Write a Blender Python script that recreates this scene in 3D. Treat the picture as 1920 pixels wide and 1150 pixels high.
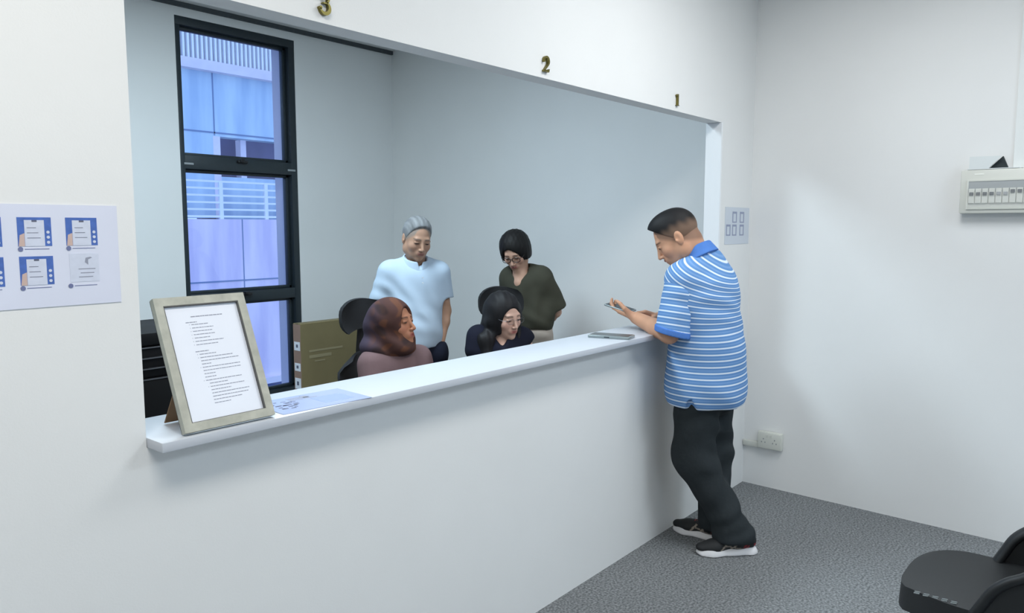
import bpy, bmesh, math, random
import numpy as np
from math import sin, cos, pi, radians, sqrt, atan2, atan
from mathutils import Vector, Matrix

for o in list(bpy.data.objects):
    bpy.data.objects.remove(o)
random.seed(4)
SC = bpy.context.scene
COL = SC.collection

# ------------------------------------------------------------------ camera
cd = bpy.data.cameras.new('camera')
cam = bpy.data.objects.new('camera', cd)
COL.objects.link(cam)
YAW = radians(39.424); PIT = radians(5.9485)
fwd = Vector((cos(YAW)*cos(PIT), sin(YAW)*cos(PIT), -sin(PIT)))
cam.location = (0, 0, 1.6)
cam.rotation_euler = fwd.to_track_quat('-Z', 'Y').to_euler()
cd.sensor_width = 36
cd.lens = 36*1430/1920
cd.clip_start = 0.02
cd.clip_end = 300
SC.camera = cam

# ------------------------------------------------------------------ world, lights, exposure
w = bpy.data.worlds.new('world'); SC.world = w; w.use_nodes = True
bg = w.node_tree.nodes['Background']
bg.inputs[0].default_value = (0.38, 0.58, 1.0, 1)
bg.inputs[1].default_value = 1.08
def area(name, loc, sx, sy, power, color=(1, 1, 1), rot=(0, 0, 0), spread=180):
    l = bpy.data.lights.new(name, 'AREA'); l.shape = 'RECTANGLE'; l.size = sx; l.size_y = sy
    l.energy = power; l.color = color; l.spread = radians(spread)
    o = bpy.data.objects.new(name, l); o.location = loc; o.rotation_euler = rot
    COL.objects.link(o); return o
for (x, y, e, c) in ((0.2, 0.6, 24, (1, 0.955, 0.88)), (2.9, 0.7, 20, (0.98, 0.985, 0.98)), (0.3, -2.0, 17, (0.74, 0.87, 1.0)), (3.0, -1.5, 30, (0.78, 0.90, 1.0))):
    area('ceiling_panel_light', (x, y, 3.03), 1.2, 0.6, e, c)
area('office_panel_light', (1.9, 3.0, 3.0), 1.2, 0.6, 47, (0.74, 0.90, 1.0))
area('cool_fill_light', (1.0, -3.9, 1.3), 3.0, 2.0, 10, (0.55, 0.74, 1.0), rot=(radians(90), 0, 0))  # added cool fill from the near wall; the room has no entrance modelled here
vs = SC.view_settings
vs.view_transform = 'Standard'; vs.look = 'None'; vs.gamma = 1; vs.use_curve_mapping = False
vs.exposure = 0.53

# ------------------------------------------------------------------ materials
def srgb(r, g, b):
    f = lambda c: (c/255/12.92) if c/255 <= 0.04045 else ((c/255+0.055)/1.055)**2.4
    return (f(r), f(g), f(b), 1)
MATS = {}
def mat(name, rgb, rough=0.6, metal=0.0, noise=0.0, nscale=20, bump=0.0, bscale=80, spec=0.5, attr=None, sheen=0):
    if name in MATS: return MATS[name]
    m = bpy.data.materials.new(name); m.use_nodes = True
    nt = m.node_tree; b = nt.nodes['Principled BSDF']
    b.inputs['Roughness'].default_value = rough
    b.inputs['Metallic'].default_value = metal
    b.inputs['Specular IOR Level'].default_value = spec
    c = srgb(*rgb) if rgb else (0.5, 0.5, 0.5, 1)
    b.inputs['Base Color'].default_value = c
    tc = nt.nodes.new('ShaderNodeTexCoord')
    src = None
    if attr:
        a = nt.nodes.new('ShaderNodeAttribute'); a.attribute_name = attr; src = a.outputs['Color']
        nt.links.new(src, b.inputs['Base Color'])
    if noise > 0:
        n = nt.nodes.new('ShaderNodeTexNoise'); n.inputs['Scale'].default_value = nscale; n.inputs['Detail'].default_value = 4
        nt.links.new(tc.outputs['Object'], n.inputs['Vector'])
        mp = nt.nodes.new('ShaderNodeMapRange')
        mp.inputs[1].default_value = 0.3; mp.inputs[2].default_value = 0.7
        mp.inputs[3].default_value = 1-noise; mp.inputs[4].default_value = 1+noise
        nt.links.new(n.outputs[0], mp.inputs[0])
        mx = nt.nodes.new('ShaderNodeVectorMath'); mx.operation = 'SCALE'
        if src: nt.links.new(src, mx.inputs[0])
        else: mx.inputs[0].default_value = c[:3]
        nt.links.new(mp.outputs[0], mx.inputs['Scale'])
        nt.links.new(mx.outputs[0], b.inputs['Base Color'])
    if bump > 0:
        n = nt.nodes.new('ShaderNodeTexNoise'); n.inputs['Scale'].default_value = bscale; n.inputs['Detail'].default_value = 3
        nt.links.new(tc.outputs['Object'], n.inputs['Vector'])
        bp = nt.nodes.new('ShaderNodeBump'); bp.inputs['Strength'].default_value = bump; bp.inputs['Distance'].default_value = 0.01
        nt.links.new(n.outputs[0], bp.inputs['Height']); nt.links.new(bp.outputs[0], b.inputs['Normal'])
    MATS[name] = m
    return m
def M_carpet():
    m = mat('carpet', (118, 122, 124), 0.95, spec=0.1)
    nt = m.node_tree; b = nt.nodes['Principled BSDF']; tc = nt.nodes['Texture Coordinate']
    n1 = nt.nodes.new('ShaderNodeTexNoise'); n1.inputs['Scale'].default_value = 100; n1.inputs['Detail'].default_value = 3
    n2 = nt.nodes.new('ShaderNodeTexNoise'); n2.inputs['Scale'].default_value = 1.6; n2.inputs['Detail'].default_value = 3
    for n in (n1, n2): nt.links.new(tc.outputs['Object'], n.inputs['Vector'])
    r = nt.nodes.new('ShaderNodeValToRGB')
    r.color_ramp.elements[0].position = 0.33; r.color_ramp.elements[0].color = srgb(92, 95, 97)
    r.color_ramp.elements[1].position = 0.68; r.color_ramp.elements[1].color = srgb(150, 153, 155)
    nt.links.new(n1.outputs[0], r.inputs[0])
    mp = nt.nodes.new('ShaderNodeMapRange'); mp.inputs[3].default_value = 0.86; mp.inputs[4].default_value = 1.14
    nt.links.new(n2.outputs[0], mp.inputs[0])
    mx = nt.nodes.new('ShaderNodeVectorMath'); mx.operation = 'SCALE'
    nt.links.new(r.outputs[0], mx.inputs[0]); nt.links.new(mp.outputs[0], mx.inputs['Scale'])
    nt.links.new(mx.outputs[0], b.inputs['Base Color'])
    bp = nt.nodes.new('ShaderNodeBump'); bp.inputs['Strength'].default_value = 0.6; bp.inputs['Distance'].default_value = 0.004
    nt.links.new(n1.outputs[0], bp.inputs['Height']); nt.links.new(bp.outputs[0], b.inputs['Normal'])
    return m
WALL = mat('wall_paint', (236, 237, 236), 0.75, noise=0.012, nscale=2.5, bump=0.03, bscale=220, spec=0.25)
WHITE = mat('white_laminate', (202, 207, 215), 0.38, noise=0.01, nscale=5)
TRIMW = mat('white_gloss_board', (243, 246, 248), 0.4)
CEIL = mat('ceiling_paint', (232, 232, 230), 0.9)
CARPET = M_carpet()
PLASTW = mat('white_plastic', (216, 218, 210), 0.4)
PLASTG = mat('grey_plastic', (150, 154, 156), 0.45)
ALU_D = mat('dark_powder_coated_metal', (38, 48, 54), 0.42, noise=0.05, nscale=30)
BLACKP = mat('black_plastic', (22, 23, 26), 0.42, bump=0.04, bscale=300)
BLACKF = mat('black_fabric', (20, 21, 25), 0.85, noise=0.15, nscale=160)
CHAIRP = mat('charcoal_plastic', (25, 28, 31), 0.5, noise=0.06, nscale=8, bump=0.05, bscale=350)
CARD = mat('brown_cardboard', (124, 112, 78), 0.85, noise=0.06, nscale=6)
CARDS = mat('pale_cardboard_edge', (150, 124, 112), 0.85, noise=0.05, nscale=14)
CARDD = mat('cardboard_print', (146, 136, 104), 0.85)
PAPER = mat('paper', (232, 236, 246), 0.35, noise=0.012, nscale=8)
PAPERL = mat('laminated_lavender_paper', (178, 190, 226), 0.25, noise=0.02, nscale=12)
INK = mat('grey_ink', (150, 154, 170), 0.6)
INKD = mat('dark_ink', (96, 100, 120), 0.6)
BLUE = mat('print_blue', (74, 108, 184), 0.4, noise=0.12, nscale=70)
FRAMEW = mat('greyed_wood_frame', (176, 176, 164), 0.55, noise=0.16, nscale=26, bump=0.08, bscale=60)
FRAMED = mat('frame_inner_edge', (92, 92, 90), 0.6)
BRASS = mat('antique_brass', (120, 112, 62), 0.35, metal=0.85)
CHROME = mat('chrome', (170, 174, 178), 0.25, metal=1.0)
SILVERP = mat('silver_latch', (160, 166, 170), 0.4, metal=0.3)
PHONED = mat('phone_dark', (52, 58, 62), 0.2)
PHONES = mat('phone_grey_case', (148, 158, 160), 0.3, metal=0.3)
GLASS = bpy.data.materials.new('window_glass'); GLASS.use_nodes = True
_nt = GLASS.node_tree; _nt.nodes.clear()
_o = _nt.nodes.new('ShaderNodeOutputMaterial'); _t = _nt.nodes.new('ShaderNodeBsdfTransparent'); _g = _nt.nodes.new('ShaderNodeBsdfGlossy')
_t.inputs[0].default_value = (0.93, 0.95, 0.99, 1); _g.inputs['Roughness'].default_value = 0.02
_m = _nt.nodes.new('ShaderNodeMixShader'); _f = _nt.nodes.new('ShaderNodeFresnel'); _f.inputs[0].default_value = 1.45
_nt.links.new(_f.outputs[0], _m.inputs[0]); _nt.links.new(_t.outputs[0], _m.inputs[1]); _nt.links.new(_g.outputs[0], _m.inputs[2]); _nt.links.new(_m.outputs[0], _o.inputs[0])
LENS = GLASS
CLEARP = bpy.data.materials.new('clear_plastic_cover'); CLEARP.use_nodes = True
_b = CLEARP.node_tree.nodes['Principled BSDF']; _b.inputs['Base Color'].default_value = (0.9, 0.92, 0.92, 1); _b.inputs['Alpha'].default_value = 0.1; _b.inputs['Roughness'].default_value = 0.1

# ------------------------------------------------------------------ mesh helpers
class MB:
    def __init__(s): s.bm = bmesh.new()
    def box(s, x0, x1, y0, y1, z0, z1, bev=0, mtx=None, seg=2):
        r = bmesh.ops.create_cube(s.bm, size=1)
        vs_ = r['verts']
        for v in vs_:
            v.co = Vector(((x0+x1)/2+v.co.x*(x1-x0), (y0+y1)/2+v.co.y*(y1-y0), (z0+z1)/2+v.co.z*(z1-z0)))
        if bev > 0:
            es = list({e for v in vs_ for e in v.link_edges})
            r2 = bmesh.ops.bevel(s.bm, geom=es, offset=bev, segments=seg, affect='EDGES', profile=0.5)
            vs_ = list({v for f in r2['faces'] for v in f.verts} | {v for v in vs_ if v.is_valid})
        if mtx is not None:
            for v in vs_: v.co = mtx @ v.co
        return s
    def tube(s, pts, rad, n=10, cap=True, flat=None):
        pts = [Vector(p) for p in pts]
        rs = rad if isinstance(rad, (list, tuple)) else [rad]*len(pts)
        rings = []; up = None
        for i, p in enumerate(pts):
            d = (pts[min(i+1, len(pts)-1)]-pts[max(i-1, 0)]).normalized()
            if up is None:
                up = Vector((0, 0, 1)) if abs(d.z) < 0.9 else Vector((0, 1, 0))
            a = d.cross(up).normalized(); b = a.cross(d).normalized(); up = b
            fa, fb = flat if flat else (1, 1)
            rings.append([s.bm.verts.new(p+a*cos(2*pi*k/n)*rs[i]*fa+b*sin(2*pi*k/n)*rs[i]*fb) for k in range(n)])
        for i in range(len(rings)-1):
            for k in range(n):
                s.bm.faces.new((rings[i][k], rings[i][(k+1) % n], rings[i+1][(k+1) % n], rings[i+1][k]))
        if cap:
            s.bm.faces.new(rings[0][::-1]); s.bm.faces.new(rings[-1])
        return s
    def cyl(s, p0, p1, r0, r1=None, n=20):
        return s.tube([p0, p1], [r0, r0 if r1 is None else r1], n)
    def prism(s, poly, y0, y1, mtx=None):
        """poly in (x,z), extruded along y"""
        a = [s.bm.verts.new(Vector((x, y0, z))) for x, z in poly]
        b = [s.bm.verts.new(Vector((x, y1, z))) for x, z in poly]
        n = len(poly)
        s.bm.faces.new(a); s.bm.faces.new(b[::-1])
        for i in range(n):
            s.bm.faces.new((a[i], b[i], b[(i+1) % n], a[(i+1) % n]))
        if mtx is not None:
            for v in a+b: v.co = mtx @ v.co
        return s
    def grid_slab(s, fn, nu, nv, th_dir_fn):
        """closed slab between fn(u,v) and fn(u,v)+th_dir_fn(u,v)"""
        A = [[s.bm.verts.new(fn(i/nu, j/nv)) for j in range(nv+1)] for i in range(nu+1)]
        B = [[s.bm.verts.new(fn(i/nu, j/nv)+th_dir_fn(i/nu, j/nv)) for j in range(nv+1)] for i in range(nu+1)]
        for i in range(nu):
            for j in range(nv):
                s.bm.faces.new((A[i][j], A[i+1][j], A[i+1][j+1], A[i][j+1]))
                s.bm.faces.new((B[i][j], B[i][j+1], B[i+1][j+1], B[i+1][j]))
        for i in range(nu):
            s.bm.faces.new((A[i][0], B[i][0], B[i+1][0], A[i+1][0])); s.bm.faces.new((A[i][nv], A[i+1][nv], B[i+1][nv], B[i][nv]))
        for j in range(nv):
            s.bm.faces.new((A[0][j], A[0][j+1], B[0][j+1], B[0][j])); s.bm.faces.new((A[nu][j], B[nu][j], B[nu][j+1], A[nu][j+1]))
        return s
    def build(s, name, m, parent=None, smooth=False, loc=None, rot=None):
        bmesh.ops.recalc_face_normals(s.bm, faces=s.bm.faces[:])
        me = bpy.data.meshes.new(name); s.bm.to_mesh(me); s.bm.free()
        me.materials.append(m)
        if smooth:
            me.shade_smooth()
            try: me.set_sharp_from_angle(angle=radians(40))
            except Exception: pass
        o = bpy.data.objects.new(name, me); COL.objects.link(o)
        if parent: o.parent = parent
        if loc: o.location = loc
        if rot: o.rotation_euler = rot
        return o
def tag(o, label=None, cat=None, group=None, kind=None):
    if label: o['label'] = label
    if cat: o['category'] = cat
    if group: o['group'] = group
    if kind: o['kind'] = kind
    return o
def empty(name, loc=(0, 0, 0), rz=0):
    o = bpy.data.objects.new(name, None); o.location = loc; o.rotation_euler = (0, 0, rz); o.empty_display_size = 0.1
    COL.objects.link(o); return o
def box(name, m, x0, x1, y0, y1, z0, z1, bev=0, parent=None, mtx=None):
    return MB().box(x0, x1, y0, y1, z0, z1, bev, mtx).build(name, m, parent, smooth=bev > 0)
def struct(o): o['kind'] = 'structure'; return o

# ------------------------------------------------------------------ the rooms
WY = 1.848; WT = 0.085          # counter wall front face and thickness
OX0, OX1 = 0.839, 4.095; OZ0, OZ1 = 1.062, 2.18
CH = 3.05; BY = 4.915; BX = 4.40
struct(box('floor', CARPET, -2.6, 4.9, -4.1, BY+0.3, -0.06, 0))
struct(box('ceiling', CEIL, -2.6, 4.9, -4.1, BY+0.35, CH, CH+0.12))
w = MB()
w.box(-2.5, OX0, WY, WY+WT, 0, CH); w.box(OX0, OX1, WY, WY+WT, 0, OZ0); w.box(OX0, OX1, WY, WY+WT, OZ1, CH); w.box(OX1, 4.60, WY, WY+WT, 0, CH)
struct(w.build('wall_counter', WALL))
# right wall of the public room, 2.45 degrees out of square
RW = Matrix.Translation((4.542, WY, 0)) @ Matrix.Rotation(radians(-92.45), 4, 'Z')
struct(MB().box(-0.3, 6.1, 0, 0.12, 0, CH, mtx=RW).build('wall_right', WALL))
struct(box('wall_left', WALL, -2.6, -2.48, -4.1, BY+0.3, 0, CH))
struct(box('wall_near', WALL, -2.6, 4.9, -4.1, -4.0, 0, CH))
struct(box('wall_office_right', WALL, BX, BX+0.12, WY+WT, BY+0.3, 0, CH))
WX0, WX1, WZ0, WZ1 = 2.545, 3.45, 0.33, 2.965
w = MB()
w.box(-2.5, WX0, BY, BY+0.25, 0, CH); w.box(WX1, BX+0.1, BY, BY+0.25, 0, CH)
w.box(WX0, WX1, BY, BY+0.25, 0, WZ0); w.box(WX0, WX1, BY, BY+0.25, WZ1, CH)
struct(w.build('wall_back', WALL))
# white board lining the service opening; dark strip under the office ceiling
struct(MB().box(OX1-0.016, OX1-0.0005, WY-0.004, WY+WT+0.004, 1.087, OZ1-0.001).build('trim_1', TRIMW))
struct(box('shadow_gap_strip', mat('painted_shadow_gap', (70, 76, 80), 0.7), -2.4, BX-0.001, BY-0.022, BY-0.002, CH-0.03, CH-0.001))  # dark colour paints the shade of the gap between back wall and ceiling

# ------------------------------------------------------------------ window
win = empty('window_1', (WX0, BY, 0)); win['kind'] = 'structure'
W_ = WX1-WX0
m_ = MB()
m_.box(0, W_, 0.0, 0.10, WZ1-0.055, WZ1, 0.004); m_.box(0, W_, 0.0, 0.10, WZ0, WZ0+0.06, 0.004)
m_.box(0, 0.035, 0.002, 0.10, WZ0, WZ1, 0.004); m_.box(W_-0.05, W_, 0.002, 0.10, WZ0, WZ1, 0.004)
m_.box(0.03, W_-0.03, 0.004, 0.10, 1.985, 2.075, 0.004); m_.box(0.03, W_-0.03, 0.004, 0.10, 1.07, 1.145, 0.004)
m_.build('window_frame', ALU_D, win, smooth=True)
for (z0, z1) in ((2.075, 2.91), (1.145, 1.985), (0.39, 1.07)):
    s_ = MB()
    x0, x1 = 0.035, W_-0.05
    s_.box(x0, x1, 0.045, 0.09, z0, z0+0.02, 0.003); s_.box(x0, x1, 0.045, 0.09, z1-0.02, z1, 0.003)
    s_.box(x0, x0+0.015, 0.045, 0.09, z0, z1, 0.003); s_.box(x1-0.022, x1, 0.045, 0.09, z0, z1, 0.003)
    sh = s_.build('sash', ALU_D, win, smooth=True)
    MB().box(x0+0.01, x1-0.01, 0.066, 0.07, z0+0.01, z1-0.01).build('pane', GLASS, sh)
for z in (2.068, 1.138):
    hnd = MB(); hnd.box(W_/2-0.045, W_/2+0.03, -0.02, 0.004, z-0.022, z-0.004, 0.004); hnd.box(W_/2-0.03, W_/2+0.0, -0.03, 0.006, z-0.018, z+0.006, 0.004)
    hnd.build('handle', BLACKP, win, smooth=True)
for x in (0.06, W_-0.05):
    MB().box(x-0.035, x+0.03, -0.004, 0.004, 2.0+0.012, 2.0+0.026, 0.002).build('latch', SILVERP, win)
# exterior reveal lining of the window opening (outside wall render, lit by daylight)
struct(MB().box(WX1-0.03, WX1-0.002, BY+0.102, BY+0.25, WZ0, WZ1).build('trim_3', mat('outer_render', (222, 218, 232), 0.8)))

# ------------------------------------------------------------------ building across the street
FACW = mat('painted_concrete', (196, 214, 232), 0.85)
def facade_mat(name, base, streak, amt=0.5):
    m = mat(name, base, 0.88, spec=0.2); nt = m.node_tree; b = nt.nodes['Principled BSDF']; tc = nt.nodes['Texture Coordinate']
    mp = nt.nodes.new('ShaderNodeMapping'); mp.inputs['Scale'].default_value = (1.6, 1.0, 0.22)
    n = nt.nodes.new('ShaderNodeTexNoise'); n.inputs['Scale'].default_value = 1.3; n.inputs['Detail'].default_value = 5
    nt.links.new(tc.outputs['Object'], mp.inputs[0]); nt.links.new(mp.outputs[0], n.inputs['Vector'])
    r = nt.nodes.new('ShaderNodeValToRGB'); r.color_ramp.elements[0].position = 0.38; r.color_ramp.elements[0].color = srgb(*streak)
    r.color_ramp.elements[1].position = 0.62; r.color_ramp.elements[1].color = srgb(*base)
    nt.links.new(n.outputs[0], r.inputs[0]); nt.links.new(r.outputs[0], b.inputs['Base Color'])
    return m
FY = 19.0
F1 = facade_mat('blue_painted_concrete', (214, 232, 240), (186, 208, 226))
F2 = facade_mat('lavender_parapet_concrete', (252, 234, 244), (226, 210, 232))
FP = mat('pale_pink_ledge', (244, 232, 238), 0.8, noise=0.05, nscale=3)
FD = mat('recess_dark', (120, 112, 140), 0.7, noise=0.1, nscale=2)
FG = mat('facade_groove', (130, 146, 176), 0.9)
FR = mat('white_railing_paint', (250, 250, 252), 0.4)
FN = mat('dark_louvre_backing', (130, 142, 190), 0.8)
bl = empty('neighbouring_building', (12, FY, -9))
tag(bl, 'pale blue concrete building seen through the tall window, with white fins and balcony', 'building')
def fb(name, m, x0, x1, y0, y1, z0, z1, parent=bl):
    return MB().box(x0-12, x1-12, y0-FY, y1-FY, z0+9, z1+9).build(name, m, parent)
up_ = MB(); X0, X1 = -4, 26
def add(mb, x0, x1, y0, y1, z0, z1): mb.box(x0-12, x1-12, y0-FY, y1-FY, z0+9, z1+9)
add(up_, X0, X1, FY, FY+0.4, 3.98, 5.6); add(up_, X0, 10.75, FY, FY+0.4, 1.84, 3.98)
up_.build('upper_wall', F1, bl)
g_ = MB(); add(g_, X0, X1, FY-0.012, FY+0.01, 4.05, 4.09); add(g_, 9.18+1.6, 9.21+1.6, FY-0.012, FY+0.01, 4.0, 5.6)
g_.build('panel_joint', FG, bl)
fb('ledge', FP, X0, X1, FY-0.25, FY+0.4, 5.6, 5.85)
fb('louvre_backing', FN, X0, X1, FY+0.3, FY+0.5, 5.85, 9.5)
fn = MB()
x = 7.5
while x < 14.8:
    add(fn, x, x+0.055, FY-0.05, FY+0.2, 5.85, 9.3); x += 0.125
fn.build('louvre_fins', FR, bl)['label'] = 'row of white vertical fins'
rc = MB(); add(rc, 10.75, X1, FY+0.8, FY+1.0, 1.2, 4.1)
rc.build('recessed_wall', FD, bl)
cl = MB(); add(cl, 10.75, 10.95, FY-0.002, FY+0.85, 1.84, 3.98)
cl.build('recess_side', FP, bl)
for x in (11.72, 14.2): fb('mullion', FP, x, x+0.17, FY+0.3, FY+0.55, 1.84, 3.98)
fb('balcony_lower_panel', F1, 10.95, X1, FY+0.25, FY+0.35, 1.7, 2.95)
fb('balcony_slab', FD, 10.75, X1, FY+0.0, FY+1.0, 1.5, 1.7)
pr = MB(); add(pr, X0, X1, FY-0.9, FY-0.7, -2.55, 1.80); pr.build('parapet', F2, bl)
g2 = MB(); add(g2, X0, X1, FY-0.915, FY-0.899, 0.20, 0.235); add(g2, 10.95, 10.975, FY-0.912, FY-0.899, -2.55, 1.8); g2.build('parapet_joint', FG, bl)
rl = MB()
for k in range(6):
    z = 1.87+k*0.176; add(rl, X0, X1, FY-0.83, FY-0.79, z-0.024, z+0.024)
x = 10.2-1.27*8
while x < 20:
    add(rl, x-0.05, x+0.05, FY-0.84, FY-0.78, 1.80, 2.77); x += 1.3
rl.build('balcony_railing', FR, bl)['label'] = 'white steel railing'
fb('base_ledge', FP, X0, X1, FY-1.0, FY+0.4, -2.62, -2.45)
fb('lower_wall', mat('lower_dark_glazing', (84, 92, 140), 0.5, noise=0.2, nscale=4), X0, X1, FY-0.95, FY+0.3, -9, -2.62)
st = MB(); st.box(-40, 60, BY+0.4, 60, -9.2, -9.0); struct(st.build('ground', mat('asphalt', (110, 112, 118), 0.95, noise=0.1, nscale=3)))

# ------------------------------------------------------------------ counter shelf and what lies on it
SZ = 1.087
sf = MB(); sf.box(OX0+0.001, OX1-0.018, 1.769, 2.045, OZ0+0.0005, SZ, 0.002)
tag(sf.build('counter_shelf', WHITE, smooth=True), 'long white laminate counter shelf under the service opening', 'counter')

fr = empty('picture_frame', (0.903+0.126, 1.779, SZ+0.0087))
fr.rotation_euler = (radians(-23), 0, 0)
tag(fr, 'grey wood document frame propped on the left end of the counter', 'frame')
FW, FH = 0.252, 0.352
f_ = MB()
def mitre(mb, w, h, t, y0, y1):
    o = [(-w/2, 0), (w/2, 0), (w/2, h), (-w/2, h)]; i = [(-w/2+t, t), (w/2-t, t), (w/2-t, h-t), (-w/2+t, h-t)]
    for k in range(4):
        mb.prism([o[k], o[(k+1) % 4], i[(k+1) % 4], i[k]], y0, y1)
mitre(f_, FW, FH, 0.022, -0.001, 0.017)
f_.build('frame_moulding', FRAMEW, fr)
MB().box(-FW/2+0.001, FW/2-0.001, 0.017, 0.021, 0.001, FH-0.001).build('backing_board', mat('dark_backing', (60, 58, 56), 0.8), fr)
lip = MB()
for a in ((-FW/2+0.0215, -FW/2+0.0245, 0.0215, FH-0.0215), (FW/2-0.0245, FW/2-0.0215, 0.0215, FH-0.0215)):
    lip.box(a[0], a[1], 0.0, 0.012, a[2], a[3])
lip.box(-FW/2+0.0215, FW/2-0.0215, 0.0, 0.012, FH-0.0245, FH-0.0215); lip.box(-FW/2+0.0215, FW/2-0.0215, 0.0, 0.012, 0.0215, 0.0235)
lip.build('inner_edge', FRAMED, fr)
pp = MB().box(-FW/2+0.0245, FW/2-0.0245, 0.008, 0.0165, 0.0235, FH-0.0245).build('document', PAPER, fr)
tl = MB(); rr = random.Random(2)
def line(mb, x, z, L, t=0.0018):
    e = x+L
    while x < e:
        wl = min(rr.uniform(0.004, 0.012), e-x)
        mb.box(x, x+wl, 0.0074, 0.0081, z-t/2, z+t/2); x += wl+0.0016
line(tl, -0.035, 0.298, 0.088, 0.0024); line(tl, -0.052, 0.283, 0.03, 0.002)
for k, L in enumerate((0.045, 0.058, 0.053, 0.058, 0.042, 0.078, 0.06)):
    z = 0.2765-k*0.0092; tl.box(-0.044, -0.0428, 0.0074, 0.0081, z-0.0006, z+0.0006); line(tl, -0.038, z, L)
line(tl, -0.045, 0.203, 0.036, 0.002)
for k, L in enumerate((0.045, 0.09, 0.105, 0.025, 0.105, 0.105, 0.03, 0.03, 0.1, 0.05, 0.095, 0.055, 0.105, 0.1, 0.08, 0.045)):
    z = 0.195-k*0.0088; ind = -0.036 if k < 9 else -0.028
    if k in (0, 1, 4, 8, 10): tl.box(ind-0.006, ind-0.0048, 0.0074, 0.0081, z-0.0006, z+0.0006)
    line(tl, ind, z, L)
tl.build('printed_lines', INK, pp)
# easel leg behind, brown card
eg = MB(); x0, x1 = -0.100, -0.050
va = [eg.bm.verts.new(p) for p in ((x0+0.01, 0.0215, 0.165), (x1-0.01, 0.0215, 0.165), (x1, 0.150, 0.059), (x0, 0.150, 0.059))]
vb = [eg.bm.verts.new(p) for p in ((x0+0.01, 0.0215, 0.160), (x1-0.01, 0.0215, 0.160), (x1, 0.146, 0.057), (x0, 0.146, 0.057))]
eg.bm.faces.new(va); eg.bm.faces.new(vb[::-1])
for k in range(4): eg.bm.faces.new((va[k], vb[k], vb[(k+1) % 4], va[(k+1) % 4]))
eg.build('easel_leg', mat('brown_card', (128, 100, 72), 0.8), fr)

# laminated flyer lying on the counter
fl = empty('laminated_flyer', (1.34, 1.868, SZ), radians(-4))
tag(fl, 'laminated lavender flyer lying flat on the counter beside the framed document', 'flyer')
MB().box(-0.148, 0.148, -0.092, 0.092, 0.0005, 0.0015).build('sheet', PAPERL, fl)
q = MB()
for k in range(26):
    x = rr.uniform(-0.125, -0.055); y = rr.uniform(-0.05, 0.045); q.box(x, x+rr.uniform(0.006, 0.02), y, y+rr.uniform(0.003, 0.008), 0.0014, 0.0019)
q.build('printed_picture', INKD, fl)
q = MB()
for k in range(3): q.box(-0.05, 0.0+0.02*k, 0.062-k*0.012, 0.068-k*0.012, 0.0014, 0.0019)
q.box(-0.0, 0.02, 0.045, 0.075, 0.0014, 0.0019)
q.build('printed_heading', INK, fl)
q = MB(); q.box(0.01, 0.11, -0.055, 0.03, 0.0014, 0.0018); q.build('printed_panel', mat('pale_blue_print', (166, 182, 224), 0.3), fl)

def phone(name, loc, rz, label, L=0.15, Wd=0.072, T=0.011, rot=None, case=None):
    p = empty(name, loc, rz)
    if rot: p.rotation_euler = rot
    tag(p, label, 'phone')
    MB().box(-L/2, L/2, -Wd/2, Wd/2, 0.0, T, 0.004, seg=3).build('body', case or PHONES, p, smooth=True)
    MB().box(-L/2+0.005, L/2-0.005, -Wd/2+0.004, Wd/2-0.004, T-0.0008, T+0.0004, 0.0004).build('screen', PHONED, p)
    MB().box(-0.02, 0.005, -Wd/2-0.001, -Wd/2+0.001, T*0.35, T*0.65).build('side_button', PHONED, p)
    return p
ph = phone('smartphone', (3.018, 1.881, SZ), radians(-76), 'dark grey smartphone lying flat on the white counter', L=0.2, Wd=0.095, T=0.014)

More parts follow.
